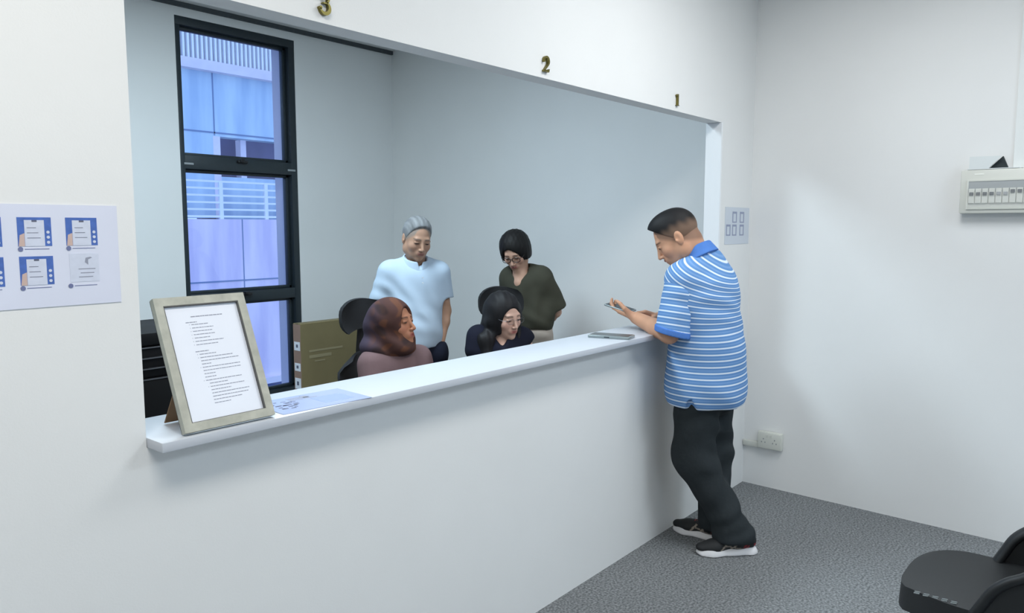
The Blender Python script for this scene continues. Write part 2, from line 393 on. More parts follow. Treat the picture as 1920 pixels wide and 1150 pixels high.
# ------------------------------------------------------------------ counter numbers, posters
def stroke_poly(mb, pts, wd, depth, M):
    """variable-width ribbon through pts (x,z), extruded towards the room"""
    P = [Vector((a, b)) for a, b in pts]; n = len(P)
    L, R = [], []
    for i in range(n):
        d = (P[min(i+1, n-1)]-P[max(i-1, 0)]).normalized(); nn = Vector((-d.y, d.x)); wv = wd[i]/2
        L.append(P[i]+nn*wv); R.append(P[i]-nn*wv)
    for i in range(n-1):
        mb.prism([tuple(L[i]), tuple(L[i+1]), tuple(R[i+1]), tuple(R[i])], 0, -depth, M)
def arc(cx, cz, r, a0, a1, n, rz=None):
    return [(cx+r*cos(radians(a0+(a1-a0)*i/n)), cz+(rz or r)*sin(radians(a0+(a1-a0)*i/n))) for i in range(n+1)]
def numeral(d, X, Z):
    mb = MB(); M = Matrix.Identity(4); D = 0.012
    if d == '3':
        p = arc(0, 0.043, 0.0135, 165, -62, 12, 0.0125); stroke_poly(mb, p, [0.003+0.006*abs(sin(pi*i/12)) for i in range(13)], D, M)
        p = arc(0, 0.0185, 0.0165, 70, -170, 14, 0.0165); stroke_poly(mb, p, [0.003+0.0075*abs(sin(pi*i/14)) for i in range(15)], D, M)
        mb.cyl((-0.0115, 0, 0.0455), (-0.0115, -D, 0.0455), 0.0045, n=12); mb.cyl((-0.0145, 0, 0.016), (-0.0145, -D, 0.016), 0.005, n=12)
        mb.box(-0.006, 0.006, -D, 0, 0.029, 0.0325)
    if d == '2':
        p = arc(0, 0.041, 0.015, 170, -40, 12, 0.016)+[(0.004, 0.022), (-0.006, 0.012), (-0.014, 0.004)]
        stroke_poly(mb, p, [0.003+0.007*sin(pi*i/15)**0.8 for i in range(16)], D, M)
        mb.cyl((-0.0125, 0, 0.0415), (-0.0125, -D, 0.0415), 0.005, n=12)
        mb.prism([(-0.018, 0), (0.015, 0), (0.019, 0.013), (0.0165, 0.013), (0.012, 0.0075), (-0.016, 0.0075)], 0, -D, M)
    if d == '1':
        mb.box(-0.0045, 0.0045, -D, 0, 0.002, 0.057); mb.box(-0.011, 0.011, -D, 0, 0, 0.003)
        mb.prism([(-0.0045, 0.057), (-0.0135, 0.05), (-0.0135, 0.047), (-0.0045, 0.05)], 0, -D, M)
    o = mb.build('counter_number', BRASS); o.location = (X, WY-0.0005, Z)
    return o
tag(numeral('3', 1.397, 2.203), 'brass numeral 3 on the white wall above the opening', 'number', 'brass counter numbers')
tag(numeral('2', 2.448, 2.203), 'brass numeral 2 on the white wall above the opening', 'number', 'brass counter numbers')
tag(numeral('1', 3.545, 2.205), 'brass numeral 1 on the white wall above the opening', 'number', 'brass counter numbers')

ps = empty('instruction_poster', (0.385, WY-0.0005, 1.425))
tag(ps, 'laminated instruction poster with blue phone pictures on wall left of the opening', 'poster')
MB().box(0, 0.412, -0.0015, 0, 0, 0.224).build('sheet', mat('poster_laminate', (222, 226, 242), 0.25, noise=0.015, nscale=9), ps)
LIGHTP = mat('poster_screen_print', (212, 218, 234), 0.35, noise=0.04, nscale=60)
SKINP = mat('poster_hand_print', (206, 180, 170), 0.4)
DOTP = mat('poster_step_dot', (112, 120, 160), 0.4)
for ci, cx in enumerate((0.015, 0.110, 0.205, 0.300)):
    for ri, cz in enumerate((0.128, 0.044)):
        if ci == 3 and ri == 1:
            p_ = MB(); p_.box(cx+0.004, cx+0.066, -0.0021, -0.0014, cz+0.008, cz+0.072)
            s = p_.build('last_step_card', LIGHTP, ps)
            k_ = MB()
            k_.prism([(cx+0.036, cz+0.052), (cx+0.043, cz+0.046), (cx+0.043, cz+0.058), (cx+0.052, cz+0.062), (cx+0.048, cz+0.064), (cx+0.038, cz+0.062)], -0.0024, -0.002)
            for j in range(3): k_.box(cx+0.022+0.004*(j % 2), cx+0.058-0.003*j, -0.0023, -0.002, cz+0.036-j*0.009, cz+0.038-j*0.009)
            k_.build('printed_marks', INK, ps)
        else:
            s = MB().box(cx, cx+0.066, -0.0021, -0.0014, cz+0.006, cz+0.068).build('step_picture', BLUE, ps)
            sc = MB(); sc.box(cx+0.0135, cx+0.052, -0.0025, -0.002, cz+0.006, cz+0.062, 0)
            sc.build('phone_screen_print', LIGHTP, s)
            sk = MB(); sk.prism([(cx+0.001, cz+0.006), (cx+0.013, cz+0.006), (cx+0.013, cz+0.034), (cx+0.004, cz+0.03)], -0.0024, -0.002); sk.build('hand_print', SKINP, s)
            nb = MB(); nb.box(cx+0.028, cx+0.038, -0.0028, -0.0024, cz+0.058, cz+0.062)
            for j in range(3): nb.box(cx+0.018, cx+0.036+0.004*j, -0.0027, -0.0024, cz+0.045-j*0.011, cz+0.0462-j*0.011)
            nb.build('screen_text_print', INKD, s)
            dd = MB()
            for j in range(3): dd.cyl((cx+0.059, -0.0021, cz+0.014+j*0.011), (cx+0.059, -0.0026, cz+0.014+j*0.011), 0.0033, n=12)
            dd.build('icon_print', LIGHTP, s)
        dt = MB(); dt.cyl((cx+0.004, -0.002, cz), (cx+0.004, -0.0028, cz), 0.005, n=16); dt.box(cx+0.012, cx+0.06, -0.0021, -0.0014, cz-0.001, cz+0.0004)
        dt.build('step_marker', DOTP, ps)

nt_ = empty('wall_notice', (4.165, WY-0.0005, 1.50))
tag(nt_, 'pale laminated notice with small phone outlines on the wall right of the opening', 'notice')
MB().box(0, 0.345, -0.0015, 0, 0, 0.215).build('sheet', mat('notice_laminate', (208, 216, 226), 0.3), nt_)
gm = mat('notice_print', (150, 158, 184), 0.5)
for (x, z) in ((0.10, 0.125), (0.205, 0.125), (0.015, 0.05), (0.10, 0.05), (0.205, 0.05)):
    o_ = MB(); a, b, t = 0.062, 0.065, 0.012
    o_.box(x, x+a, -0.0021, -0.0014, z+b-t, z+b); o_.box(x, x+t, -0.0021, -0.0014, z+t*0.6, z+b-t); o_.box(x+a-t, x+a, -0.0021, -0.0014, z+t*0.6, z+b-t); o_.box(x, x+a, -0.0021, -0.0014, z, z+t*0.6)
    o_.build('phone_outline_print', gm, nt_)

# ------------------------------------------------------------------ things on the right wall
def on_wall(name, s, z):
    p = RW @ Vector((s, 0, z)); return empty(name, p, radians(-92.45))
bb = on_wall('breaker_box', 1.130, 1.668)
tag(bb, 'white consumer unit with a row of breakers behind a clear cover on the right wall', 'breaker box')
m_ = MB(); m_.box(0, 0.40, -0.062, -0.0005, 0, 0.215, 0.006)
m_.build('housing', PLASTW, bb, smooth=True)
m_ = MB(); mitre_o = [(0.03, 0.02), (0.37, 0.02), (0.37, 0.165), (0.03, 0.165)]; mi = [(0.037, 0.027), (0.363, 0.027), (0.363, 0.158), (0.037, 0.158)]
for k in range(4): m_.prism([mitre_o[k], mitre_o[(k+1) % 4], mi[(k+1) % 4], mi[k]], -0.068, -0.061)
m_.build('door_frame', PLASTW, bb)
MB().box(0.037, 0.363, -0.064, -0.0615, 0.105, 0.158).build('upper_recess', mat('breaker_backing', (150, 156, 158), 0.5), bb)
for k in range(11):
    br = MB(); x = 0.04+k*0.029; h = 0.006 if k < 6 else 0.016
    br.box(x, x+0.026, -0.072, -0.0615, 0.05, 0.122, 0.002)
    b_ = br.build('breaker', PLASTW, bb)
    MB().box(x+0.004, x+0.022, -0.079, -0.071, 0.088+h-0.006, 0.104+h-0.006, 0.002).build('toggle', mat('toggle_grey', (58, 66, 72), 0.4) if k not in (4, 5) else PLASTG, b_)
MB().box(0.037, 0.363, -0.0845, -0.083, 0.028, 0.158).build('clear_cover', CLEARP, bb)
MB().box(0.06, 0.10, -0.0635, -0.061, 0.19, 0.196).build('name_plate', mat('pale_label', (244, 246, 238), 0.4), bb)
# white trunking and the open fold of cover on top of the box
tk = on_wall('cable_trunking', 1.36, 1.884)
tag(tk, 'white vertical cable trunking rising from the breaker box', 'trunking')
MB().box(-0.02, 0.075, -0.008, -0.0005, 0.003, CH-1.889, 0.002).build('channel', mat('trunking_pvc', (232, 236, 235), 0.75), tk)
cv = on_wall('trunking_cover', 1.175, 1.8845)
tag(cv, 'loose folded white cover piece lying on top of the breaker box', 'cover')
MB().prism([(-0.012, 0.004), (0.072, 0.004), (0.125, 0.062), (-0.012, 0.064)], -0.058, -0.056).build('front_flap', mat('cover_white', (222, 228, 228), 0.55), cv)
MB().box(-0.02, 0.2, -0.058, -0.002, 0, 0.004).build('bottom_flap', mat('cover_white', None), cv)
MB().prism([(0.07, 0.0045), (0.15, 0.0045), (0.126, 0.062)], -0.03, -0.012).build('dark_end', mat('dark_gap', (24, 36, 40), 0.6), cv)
sk = on_wall('wall_socket', 0.104, 0.25)
tag(sk, 'white double wall socket low on the right wall', 'socket')
MB().box(0, 0.15, -0.034, -0.0005, 0, 0.105, 0.006).build('back_box', PLASTW, sk, smooth=True)
MB().box(0.004, 0.146, -0.040, -0.033, 0.004, 0.101, 0.003).build('face_plate', PLASTW, sk, smooth=True)
for x in (0.04, 0.11):
    h_ = MB()
    for (dx, dz) in ((0, 0.062), (-0.011, 0.042), (0.011, 0.042)): h_.box(x+dx-0.003, x+dx+0.003, -0.0408, -0.0395, dz-0.004, dz+0.004)
    h_.build('socket_outlet', PLASTG, sk)
for x in (0.062, 0.088): MB().box(x-0.006, x+0.006, -0.043, -0.0395, 0.075, 0.092, 0.001).build('rocker_switch', PLASTW, sk)
tr = on_wall('skirting_trunking', 0.004, 0.232)
tag(tr, 'short white cable duct running from the corner to the wall socket', 'duct')
MB().box(0, 0.099, -0.022, -0.0005, 0.012, 0.046, 0.003).build('duct', PLASTW, tr, smooth=True)

# ------------------------------------------------------------------ sculpting: signed-distance blobs meshed with surface nets
def nrm(v):
    v = np.array(v, float); return v/np.linalg.norm(v)
class Sculpt:
    """smooth union / subtraction of tapered limbs and ellipsoids, turned into ONE continuous mesh"""
    def __init__(s): s.ops = []; s.disp = None; s.xf = None
    def cap(s, a, b, ra, rb=None, k=0.02, op='+', flat=None):
        a = np.array(a, float); b = np.array(b, float); rb = ra if rb is None else rb
        ab = b-a; L2 = max(float(ab@ab), 1e-9)
        if flat is not None:                      # flat = (direction, factor): squash along a direction
            d = nrm(flat[0]); fk = flat[1]
        def f(P):
            pa = P-a; h = np.clip((pa@ab)/L2, 0, 1)
            q = pa-h[:, None]*ab
            if flat is not None:
                t = q@d; q = q+((1/fk-1)*t)[:, None]*d
            return np.sqrt((q*q).sum(1))-(ra+(rb-ra)*h)
        mr = max(ra, rb)*(1 if flat is None else max(1, flat[1]))
        s.ops.append((op, f, (a+b)/2, np.linalg.norm(ab)/2+mr, k)); return s
    def path(s, pts, rs, k=0.02, op='+'):
        for i in range(len(pts)-1): s.cap(pts[i], pts[i+1], rs[i], rs[i+1], k, op)
        return s
    def ell(s, c, r, k=0.02, op='+', R=None):
        c = np.array(c, float); r = np.array(r, float); R = np.eye(3) if R is None else np.array(R, float)  # columns = axes
        def f(P):
            q = (P-c)@R
            k0 = np.sqrt(((q/r)**2).sum(1)); k1 = np.sqrt(((q/(r*r))**2).sum(1))
            return k0*(k0-1)/np.maximum(k1, 1e-6)
        s.ops.append((op, f, c, float(r.max()), k)); return s
    def cut(s, p, n, k=0.006):
        """remove everything on the side n points to"""
        p = np.array(p, float); n = nrm(n)
        s.ops.append(('c', lambda P: (P-p)@n, p, 0, k)); return s
    def cutin(s, p, n, c, rad, k=0.004):
        """plane cut acting only inside a ball"""
        p = np.array(p, float); n = nrm(n); c = np.array(c, float)
        s.ops.append(('c', lambda P: np.minimum((P-p)@n, rad-np.linalg.norm(P-c, axis=1)), c, 0, k)); return s
    def ev(s, P, cen=None, R=None):
        d = np.full(len(P), 1.0)
        for op, f, c, rad, k in s.ops:
            if cen is not None and op != 'c' and np.linalg.norm(cen-c)-rad-R > k+0.035: continue
            v = f(P)
            if op == '+':
                h = np.maximum(k-np.abs(d-v), 0)/k; d = np.minimum(d, v)-h*h*k/4
            elif op == '-':
                h = np.maximum(k-np.abs(d+v), 0)/k; d = np.maximum(d, -v)+h*h*k/4
            else:
                h = np.maximum(k-np.abs(d-v), 0)/k; d = np.maximum(d, v)+h*h*k/4
        if s.disp is not None: d = d+s.disp(P)
        return d
    def bounds(s):
        lo = np.full(3, 9.); hi = np.full(3, -9.)
        for op, f, c, rad, k in s.ops:
            if op == '+': lo = np.minimum(lo, c-rad-0.03); hi = np.maximum(hi, c+rad+0.03)
        return lo, hi
    def mesh(s, name, material, parent, h=0.008, fine=(), color=None, attr=None, attr_fn=None):
        lo, hi = s.bounds(); ax = []
        for a in range(3):
            xs = [lo[a]]
            while xs[-1] < hi[a]:
                st = h
                for (c, r, hf) in fine:
                    if abs(xs[-1]-c[a]) < r[a] and hf < st: st = hf
                xs.append(xs[-1]+st)
            ax.append(np.array(xs))
        X, Y, Z = ax; n = (len(X), len(Y), len(Z)); B = 10
        V = np.ones(n, np.float32)
        cells = []
        for i in range(0, n[0], B):
            for j in range(0, n[1], B):
                for k_ in range(0, n[2], B):
                    i2, j2, k2 = min(i+B, n[0])-1, min(j+B, n[1])-1, min(k_+B, n[2])-1
                    a = np.array((X[i], Y[j], Z[k_])); b = np.array((X[min(i2+1, n[0]-1)], Y[min(j2+1, n[1]-1)], Z[min(k2+1, n[2]-1)]))
                    cells.append((i, j, k_, i2+1, j2+1, k2+1, (a+b)/2, np.linalg.norm(b-a)/2))
        C_ = np.array([c[6] for c in cells]); D_ = s.ev(C_)
        for c, d in zip(cells, D_):
            i, j, k_, i2, j2, k2, cen, R = c
            if abs(d) > R*1.7+0.02:
                if d < 0: V[i:i2, j:j2, k_:k2] = -1
                continue
            gx, gy, gz = np.meshgrid(X[i:i2], Y[j:j2], Z[k_:k2], indexing='ij')
            P = np.stack([gx.ravel(), gy.ravel(), gz.ravel()], 1)
            V[i:i2, j:j2, k_:k2] = s.ev(P, cen, R).reshape(gx.shape)
        S = V < 0
        cnt = np.zeros((n[0]-1, n[1]-1, n[2]-1), np.int8)
        for dx in (0, 1):
            for dy in (0, 1):
                for dz in (0, 1): cnt += S[dx:n[0]-1+dx, dy:n[1]-1+dy, dz:n[2]-1+dz]
        I = np.argwhere((cnt > 0) & (cnt < 8))
        idm = np.full(cnt.shape, -1, np.int32); idm[I[:, 0], I[:, 1], I[:, 2]] = np.arange(len(I))
        acc = np.zeros((len(I), 3)); num = np.zeros(len(I))
        E = [((0, 0, 0), (1, 0, 0)), ((0, 1, 0), (1, 1, 0)), ((0, 0, 1), (1, 0, 1)), ((0, 1, 1), (1, 1, 1)),
             ((0, 0, 0), (0, 1, 0)), ((1, 0, 0), (1, 1, 0)), ((0, 0, 1), (0, 1, 1)), ((1, 0, 1), (1, 1, 1)),
             ((0, 0, 0), (0, 0, 1)), ((1, 0, 0), (1, 0, 1)), ((0, 1, 0), (0, 1, 1)), ((1, 1, 0), (1, 1, 1))]
        for p, q in E:
            ia = I+np.array(p); ib = I+np.array(q)
            va = V[ia[:, 0], ia[:, 1], ia[:, 2]]; vb = V[ib[:, 0], ib[:, 1], ib[:, 2]]
            m = (va < 0) != (vb < 0); t = np.where(m, va/np.where(m, va-vb, 1), 0)[:, None]
            pa = np.stack([X[ia[:, 0]], Y[ia[:, 1]], Z[ia[:, 2]]], 1); pb = np.stack([X[ib[:, 0]], Y[ib[:, 1]], Z[ib[:, 2]]], 1)
            acc += np.where(m[:, None], pa+(pb-pa)*t, 0); num += m
        VV = acc/num[:, None]
        F = []
        for a in range(3):
            sl1 = [slice(1, n[i]-1) for i in range(3)]; sl2 = list(sl1)
            sl1[a] = slice(0, n[a]-1); sl2[a] = slice(1, n[a])
            A = S[tuple(sl1)]; Bm = S[tuple(sl2)]
            K = np.argwhere(A != Bm)
            if not len(K): continue
            sg = A[K[:, 0], K[:, 1], K[:, 2]]
            off = np.ones(3, int); off[a] = 0; K = K+off
            b_, c_ = [(1, 2), (2, 0), (0, 1)][a]
            eb = np.zeros(3, int); eb[b_] = 1; ec = np.zeros(3, int); ec[c_] = 1
            qs = [K-eb-ec, K-ec, K, K-eb]
            q = np.stack([idm[t[:, 0], t[:, 1], t[:, 2]] for t in qs], 1)
            q[~sg] = q[~sg][:, ::-1]
            F.append(q)
        F = np.concatenate(F); F = F[(F >= 0).all(1)]
        me = bpy.data.meshes.new(name)
        me.vertices.add(len(VV)); me.vertices.foreach_set('co', VV.astype(np.float32).ravel())
        me.loops.add(len(F)*4); me.loops.foreach_set('vertex_index', F.astype(np.int32).ravel())
        me.polygons.add(len(F)); me.polygons.foreach_set('loop_start', np.arange(0, len(F)*4, 4, dtype=np.int32))
        me.update(calc_edges=True); me.validate()
        me.shade_smooth(); me.materials.append(material)
        if color is not None and len(me.vertices) == len(VV):
            ca = me.color_attributes.new('Col', 'FLOAT_COLOR', 'POINT')
            cc = np.ones((len(VV), 4), np.float32); cc[:, :3] = color(VV); ca.data.foreach_set('color', cc.ravel())
        if attr_fn is not None and len(me.vertices) == len(VV):
            fa = me.attributes.new(attr, 'FLOAT', 'POINT'); fa.data.foreach_set('value', attr_fn(VV).astype(np.float32))
        o = bpy.data.objects.new(name, me); COL.objects.link(o)
        if parent: o.parent = parent
        return o

def lin(c): return np.array(srgb(*c)[:3])
def sstep(a, b, x): t = np.clip((x-a)/(b-a), 0, 1); return t*t*(3-2*t)
def frame_of(face, pitch=0.0, roll=0.0):
    """columns: right, forward, up of a head looking along `face` (horizontal), pitched down by `pitch` degrees"""
    f = nrm((face[0], face[1], 0)); r = np.array((f[1], -f[0], 0.)); u = np.array((0, 0, 1.))
    p = radians(pitch); f2 = f*cos(p)-u*sin(p); u2 = u*cos(p)+f*sin(p)
    q = radians(roll); r3 = r*cos(q)+u2*sin(q); u3 = u2*cos(q)-r*sin(q)
    return np.stack([r3, f2, u3], 1)

def add_head(s, c, R, sc=1.0, neck=None, fem=False, nr=0.054):
    c = np.array(c, float)
    T = lambda p: c+R@(np.array(p, float)*sc)
    e = lambda p, r, k, op='+': s.ell(T(p), np.array(r)*sc, k*sc, op, R)
    jw = 0.9 if fem else 1.0
    e((0, -0.014, 0.030), (0.074, 0.094, 0.086), 0.01)
    e((0, 0.022, -0.030), (0.062*jw, 0.066, 0.082), 0.03)
    e((0, 0.030, -0.078), (0.047*jw, 0.048, 0.032), 0.03)
    e((0, 0.072, -0.098), (0.018, 0.015, 0.015), 0.022)
    for x in (-1, 1):
        e((x*0.040, 0.056, -0.028), (0.022, 0.020, 0.022), 0.022)
        e((x*0.060*jw, -0.002, -0.06), (0.014, 0.024, 0.026), 0.03)
    s.cap(T((-0.034, 0.076, 0.020)), T((0.034, 0.076, 0.020)), 0.010*sc, None, 0.016*sc)
    for x in (-1, 1):
        e((x*0.031, 0.100, 0.002), (0.018, 0.013, 0.013), 0.012, '-')
        e((x*0.031, 0.0745, 0.001), (0.0145, 0.0125, 0.0118), 0.004)
        s.cap(T((x*0.018, 0.0845, 0.0055)), T((x*0.043, 0.0805, 0.0045)), 0.0032*sc, None, 0.004*sc)
    s.cap(T((0, 0.086, 0.008)), T((0, 0.106, -0.033)), 0.0065*sc, 0.0095*sc, 0.012*sc)
    for x in (-1, 1): e((x*0.011, 0.096, -0.037), (0.0075, 0.009, 0.0065), 0.006)
    for x in (-1, 1): e((x*0.006, 0.105, -0.0445), (0.003, 0.004, 0.003), 0.003, '-')
    e((0, 0.080, -0.060), (0.026, 0.014, 0.018), 0.015)
    s.cap(T((-0.019, 0.086, -0.0595)), T((0, 0.0935, -0.056)), 0.0035*sc, 0.0055*sc, 0.005*sc)
    s.cap(T((0.019, 0.086, -0.0595)), T((0, 0.0935, -0.056)), 0.0035*sc, 0.0055*sc, 0.005*sc)
    s.cap(T((-0.016, 0.086, -0.067)), T((0.016, 0.086, -0.067)), 0.006*sc, None, 0.005*sc)
    s.cap(T((-0.02, 0.095, -0.0622)), T((0.02, 0.095, -0.0622)), 0.0017*sc, None, 0.002*sc, '-')
    for x in (-1, 1):
        Re = R@np.array([[1, 0, 0], [0, cos(0.15), -sin(0.15)], [0, sin(0.15), cos(0.15)]])
        s.ell(T((x*0.077, -0.012, -0.008)), np.array((0.0075, 0.0185, 0.031))*sc, 0.006*sc, '+', Re)
        e((x*0.0855, -0.006, -0.004), (0.005, 0.0095, 0.017), 0.004, '-')
        e((x*0.082, 0.003, -0.014), (0.004, 0.0045, 0.006), 0.003)
    if neck is not None:
        s.cap(T((0, -0.022, -0.055)), neck, nr*sc, nr*1.12, 0.03)
def face_color(c, R, sc, skin, lip, brow, hairc=None, dark_eye=True):
    c = np.array(c, float)
    def f(P):
        q = (P-c)@R/sc
        n = np.sin(P[:, 0]*61+P[:, 2]*37)*np.sin(P[:, 1]*53-P[:, 2]*29)
        C = np.tile(lin(skin), (len(P), 1))*(1+0.05*n)[:, None]
        near = (np.linalg.norm(q, axis=1) < 0.16)
        m = np.exp(-((q[:, 0]/0.021)**4+((q[:, 2]+0.0618)/0.010)**4)); m = m*(q[:, 1] > 0.07)*near
        C = C*(1-m[:, None])+lin(lip)*m[:, None]
        ch = np.exp(-(((np.abs(q[:, 0])-0.042)/0.02)**2+((q[:, 2]+0.03)/0.02)**2))*(q[:, 1] > 0.03)*near*0.25
        C = C*(1-ch[:, None])+(lin(lip)*1.1+lin(skin)*0.4)*ch[:, None]
        ax = np.abs(q[:, 0]); bz = 0.0235-((ax-0.03)/0.02)**2*0.003
        m = sstep(0.010, 0.014, ax)*(1-sstep(0.046, 0.052, ax))*np.exp(-((q[:, 2]-bz)/0.0038)**2)*(q[:, 1] > 0.05)*near*0.85
        C = C*(1-m[:, None])+lin(brow)*m[:, None]
        if hairc is not None:
            hz = q[:, 2]-np.where(q[:, 1] > 0.0, 0.9*q[:, 1]-0.022, 0.55*q[:, 1]-0.022)
            m = sstep(-0.012, 0.016, hz)*(q[:, 1] < 0.062)*(np.abs(q[:, 0]) < 0.079)*near*0.75
            C = C*(1-m[:, None])+lin(hairc)*m[:, None]
        if dark_eye:
            m = np.exp(-(((ax-0.031)/0.0125)**4+((q[:, 2]+0.0015)/0.0042)**4))*(q[:, 1] > 0.055)*near
            C = C*(1-m[:, None])+lin((38, 28, 26))*m[:, None]
        return C
    return f

def add_hand(s, w, f, n, t, curl=(20, 25, 20), sc=1.0, thumb=0.5, spread=0.0, index=None, k=0.006):
    """w wrist, f fingers direction, n palm normal, t towards the thumb"""
    w = np.array(w, float); f = nrm(f); n = np.array(n, float); n = nrm(n-f*(n@f)); t = np.array(t, float); t = t-f*(t@f); t = nrm(t-n*(t@n))
    offs = (0.030, 0.010, -0.010, -0.028); kn = (0.088, 0.092, 0.086, 0.077); ls = (0.95, 1.05, 0.98, 0.78)
    for i in range(4):
        K = w+(f*kn[i]+t*offs[i]+n*0.001*i)*sc
        s.cap(w+(f*0.012+t*offs[i]*0.62)*sc, K, 0.0155*sc, 0.0122*sc, 0.014*sc)
        c3 = index if (index is not None and i == 0) else curl
        a = 0; p = K; d = f+t*spread*(1.5-i)*0.1
        for j, (L, r0, r1) in enumerate(((0.043, 0.0098, 0.0088), (0.026, 0.0088, 0.008), (0.021, 0.008, 0.0068))):
            a += radians(c3[j]); dd = nrm(nrm(d)*cos(a)+n*sin(a)); e = p+dd*L*ls[i]*sc
            s.cap(p, e, r0*sc, r1*sc, k*0.5*sc); p = e
    b = w+(f*0.022+t*0.024+n*0.006)*sc
    d1 = nrm(f*0.7+t*0.75+n*0.35*thumb*2); e1 = b+d1*0.046*sc
    d2 = nrm(f*0.95+t*0.22+n*0.5*thumb*2); e2 = e1+d2*0.032*sc; e3 = e2+nrm(f+t*0.05+n*0.3)*0.024*sc
    s.cap(b, e1, 0.016*sc, 0.0118*sc, 0.012*sc); s.cap(e1, e2, 0.0112*sc, 0.0095*sc, 0.004); s.cap(e2, e3, 0.0095*sc, 0.0078*sc, 0.003)

SKINM = mat('skin', (180, 130, 105), 0.55, attr='Col', spec=0.35)
SKINM.node_tree.nodes['Principled BSDF'].inputs['Subsurface Weight'].default_value = 0.06
SKINM.node_tree.nodes['Principled BSDF'].inputs['Subsurface Radius'].default_value = (0.01, 0.004, 0.002)
HAIRM = mat('hair', (30, 28, 28), 0.6, attr='Col', bump=0.12, bscale=420, spec=0.3)
CLOTHC = mat('cloth_vertex', (120, 120, 120), 0.85, attr='Col', bump=0.06, bscale=420, spec=0.15)
def cloth(name, rgb, rough=0.88, noise=0.04, bs=420): return mat(name, rgb, rough, noise=noise, nscale=9, bump=0.08, bscale=bs, spec=0.15)
def folds(terms):
    """cloth folds: list of (direction, frequency, phase, amplitude, centre, radius)"""
    T = [(nrm(d), fr_, ph_, am, np.array(c, float), r) for d, fr_, ph_, am, c, r in terms]
    def f(P):
        o = np.zeros(len(P))
        for d, fr_, ph_, am, c, r in T:
            g = np.exp(-((P-c)**2).sum(1)/(r*r)); w_ = np.sin((P@d)*fr_+ph_+2.0*np.sin(P[:, 2]*11+P[:, 0]*7))
            o += am*g*w_
        return o
    return f

def body_core(s, J, thin=0.9):
    """torso, legs and arms under the clothes; J in metres, same frame as the figure"""
    A = lambda n: np.array(J[n], float)
    pel, ch, nb = A('pelvis'), A('chest'), A('neck')
    rt = nrm(A('shR')-A('shL')); up = nrm(nb-pel); fw = nrm(np.cross(up, rt))
    R = np.stack([rt, fw, np.cross(rt, fw)], 1)
    s.ell(pel, np.array((0.150, 0.105, 0.13))*thin, 0.05, '+', R)
    s.ell((pel+ch)/2, np.array((0.135, 0.10, 0.16))*thin, 0.06, '+', R)
    s.ell(ch, np.array((0.150, 0.105, 0.16))*thin, 0.06, '+', R)
    s.cap(A('shL')*0.9+nb*0.1-up*0.015, A('shR')*0.9+nb*0.1-up*0.015, 0.048*thin, None, 0.05)
    for q in 'LR':
        sh, el, wr = A('sh'+q), A('el'+q), A('wr'+q)
        s.cap(sh, el, 0.050*thin, 0.040*thin, 0.03); s.cap(el, el+(wr-el)*0.35, 0.041*thin, 0.041*thin, 0.02); s.cap(el+(wr-el)*0.35, wr, 0.040*thin, 0.026*thin, 0.02)
        hp, kn, an = A('hip'+q), A('kn'+q), A('an'+q)
        s.cap(hp, kn, 0.078*thin, 0.055*thin, 0.04); s.cap(kn, kn*0.65+an*0.35, 0.053*thin, 0.055*thin, 0.03); s.cap(kn*0.65+an*0.35, an, 0.054*thin, 0.036*thin, 0.03)
        d = A('toe'+q)-an; d[2] = 0; d = nrm(d)
        s.cap(an+(0, 0, -0.035), an+d*0.11+(0, 0, -0.058), 0.027, 0.016, 0.02)
    return rt, fw, up

def shoe(parent, ankle, toe, up_mat, sole_mat, accents=None, L=1.0):
    """trainer built along heel->toe; ankle gives the place, toe the direction"""
    a = np.array(ankle, float); d = np.array(toe, float)-a; d[2] = 0; d = nrm(d); t = np.array((-d[1], d[0], 0.))
    heel = np.array((a[0], a[1], 0))-d*0.075
    P = lambda u, v, z: heel+d*u*L+t*v+np.array((0, 0, z))
    s = Sculpt()
    s.cap(P(0.045, 0, 0.062), P(0.10, 0, 0.062), 0.040, 0.041, 0.03)
    s.cap(P(0.10, 0, 0.066), P(0.21, 0, 0.036), 0.040, 0.036, 0.03, flat=((0, 0, 1), 0.9))
    s.cap(P(0.21, 0.003, 0.040), P(0.262, 0.0, 0.036), 0.042, 0.030, 0.03, flat=((0, 0, 1), 0.72))
    s.cap(P(0.05, 0, 0.075), P(0.070, 0, 0.090), 0.030, 0.034, 0.02)
    s.cut((heel[0], heel[1], 0.024), (0, 0, -1), 0.003)
    sh = s.mesh('shoe', up_mat, parent, 0.0055, color=accents(P) if accents else None)
    s = Sculpt()
    s.cap(P(0.042, 0, 0.0), P(0.12, 0, 0.0), 0.046, 0.040, 0.03); s.cap(P(0.12, 0, 0), P(0.22, 0.003, 0.0), 0.040, 0.047, 0.03); s.cap(P(0.22, 0.003, 0), P(0.262, 0, 0.0), 0.046, 0.033, 0.03)
    s.cut(P(0.0, 0, 0.036), nrm(-d*0.09+np.array((0, 0, 1.))), 0.004); s.cut(P(0, 0, 0.0015), (0, 0, -1), 0.002)
    s.cut(P(0.27, 0, 0.0), nrm(d*0.5-np.array((0, 0, 1.0))), 0.004)
    s.mesh('sole', sole_mat, sh, 0.005)
    return sh

def hexa(P, c, r): return np.linalg.norm(P-np.array(c, float), axis=1) < r

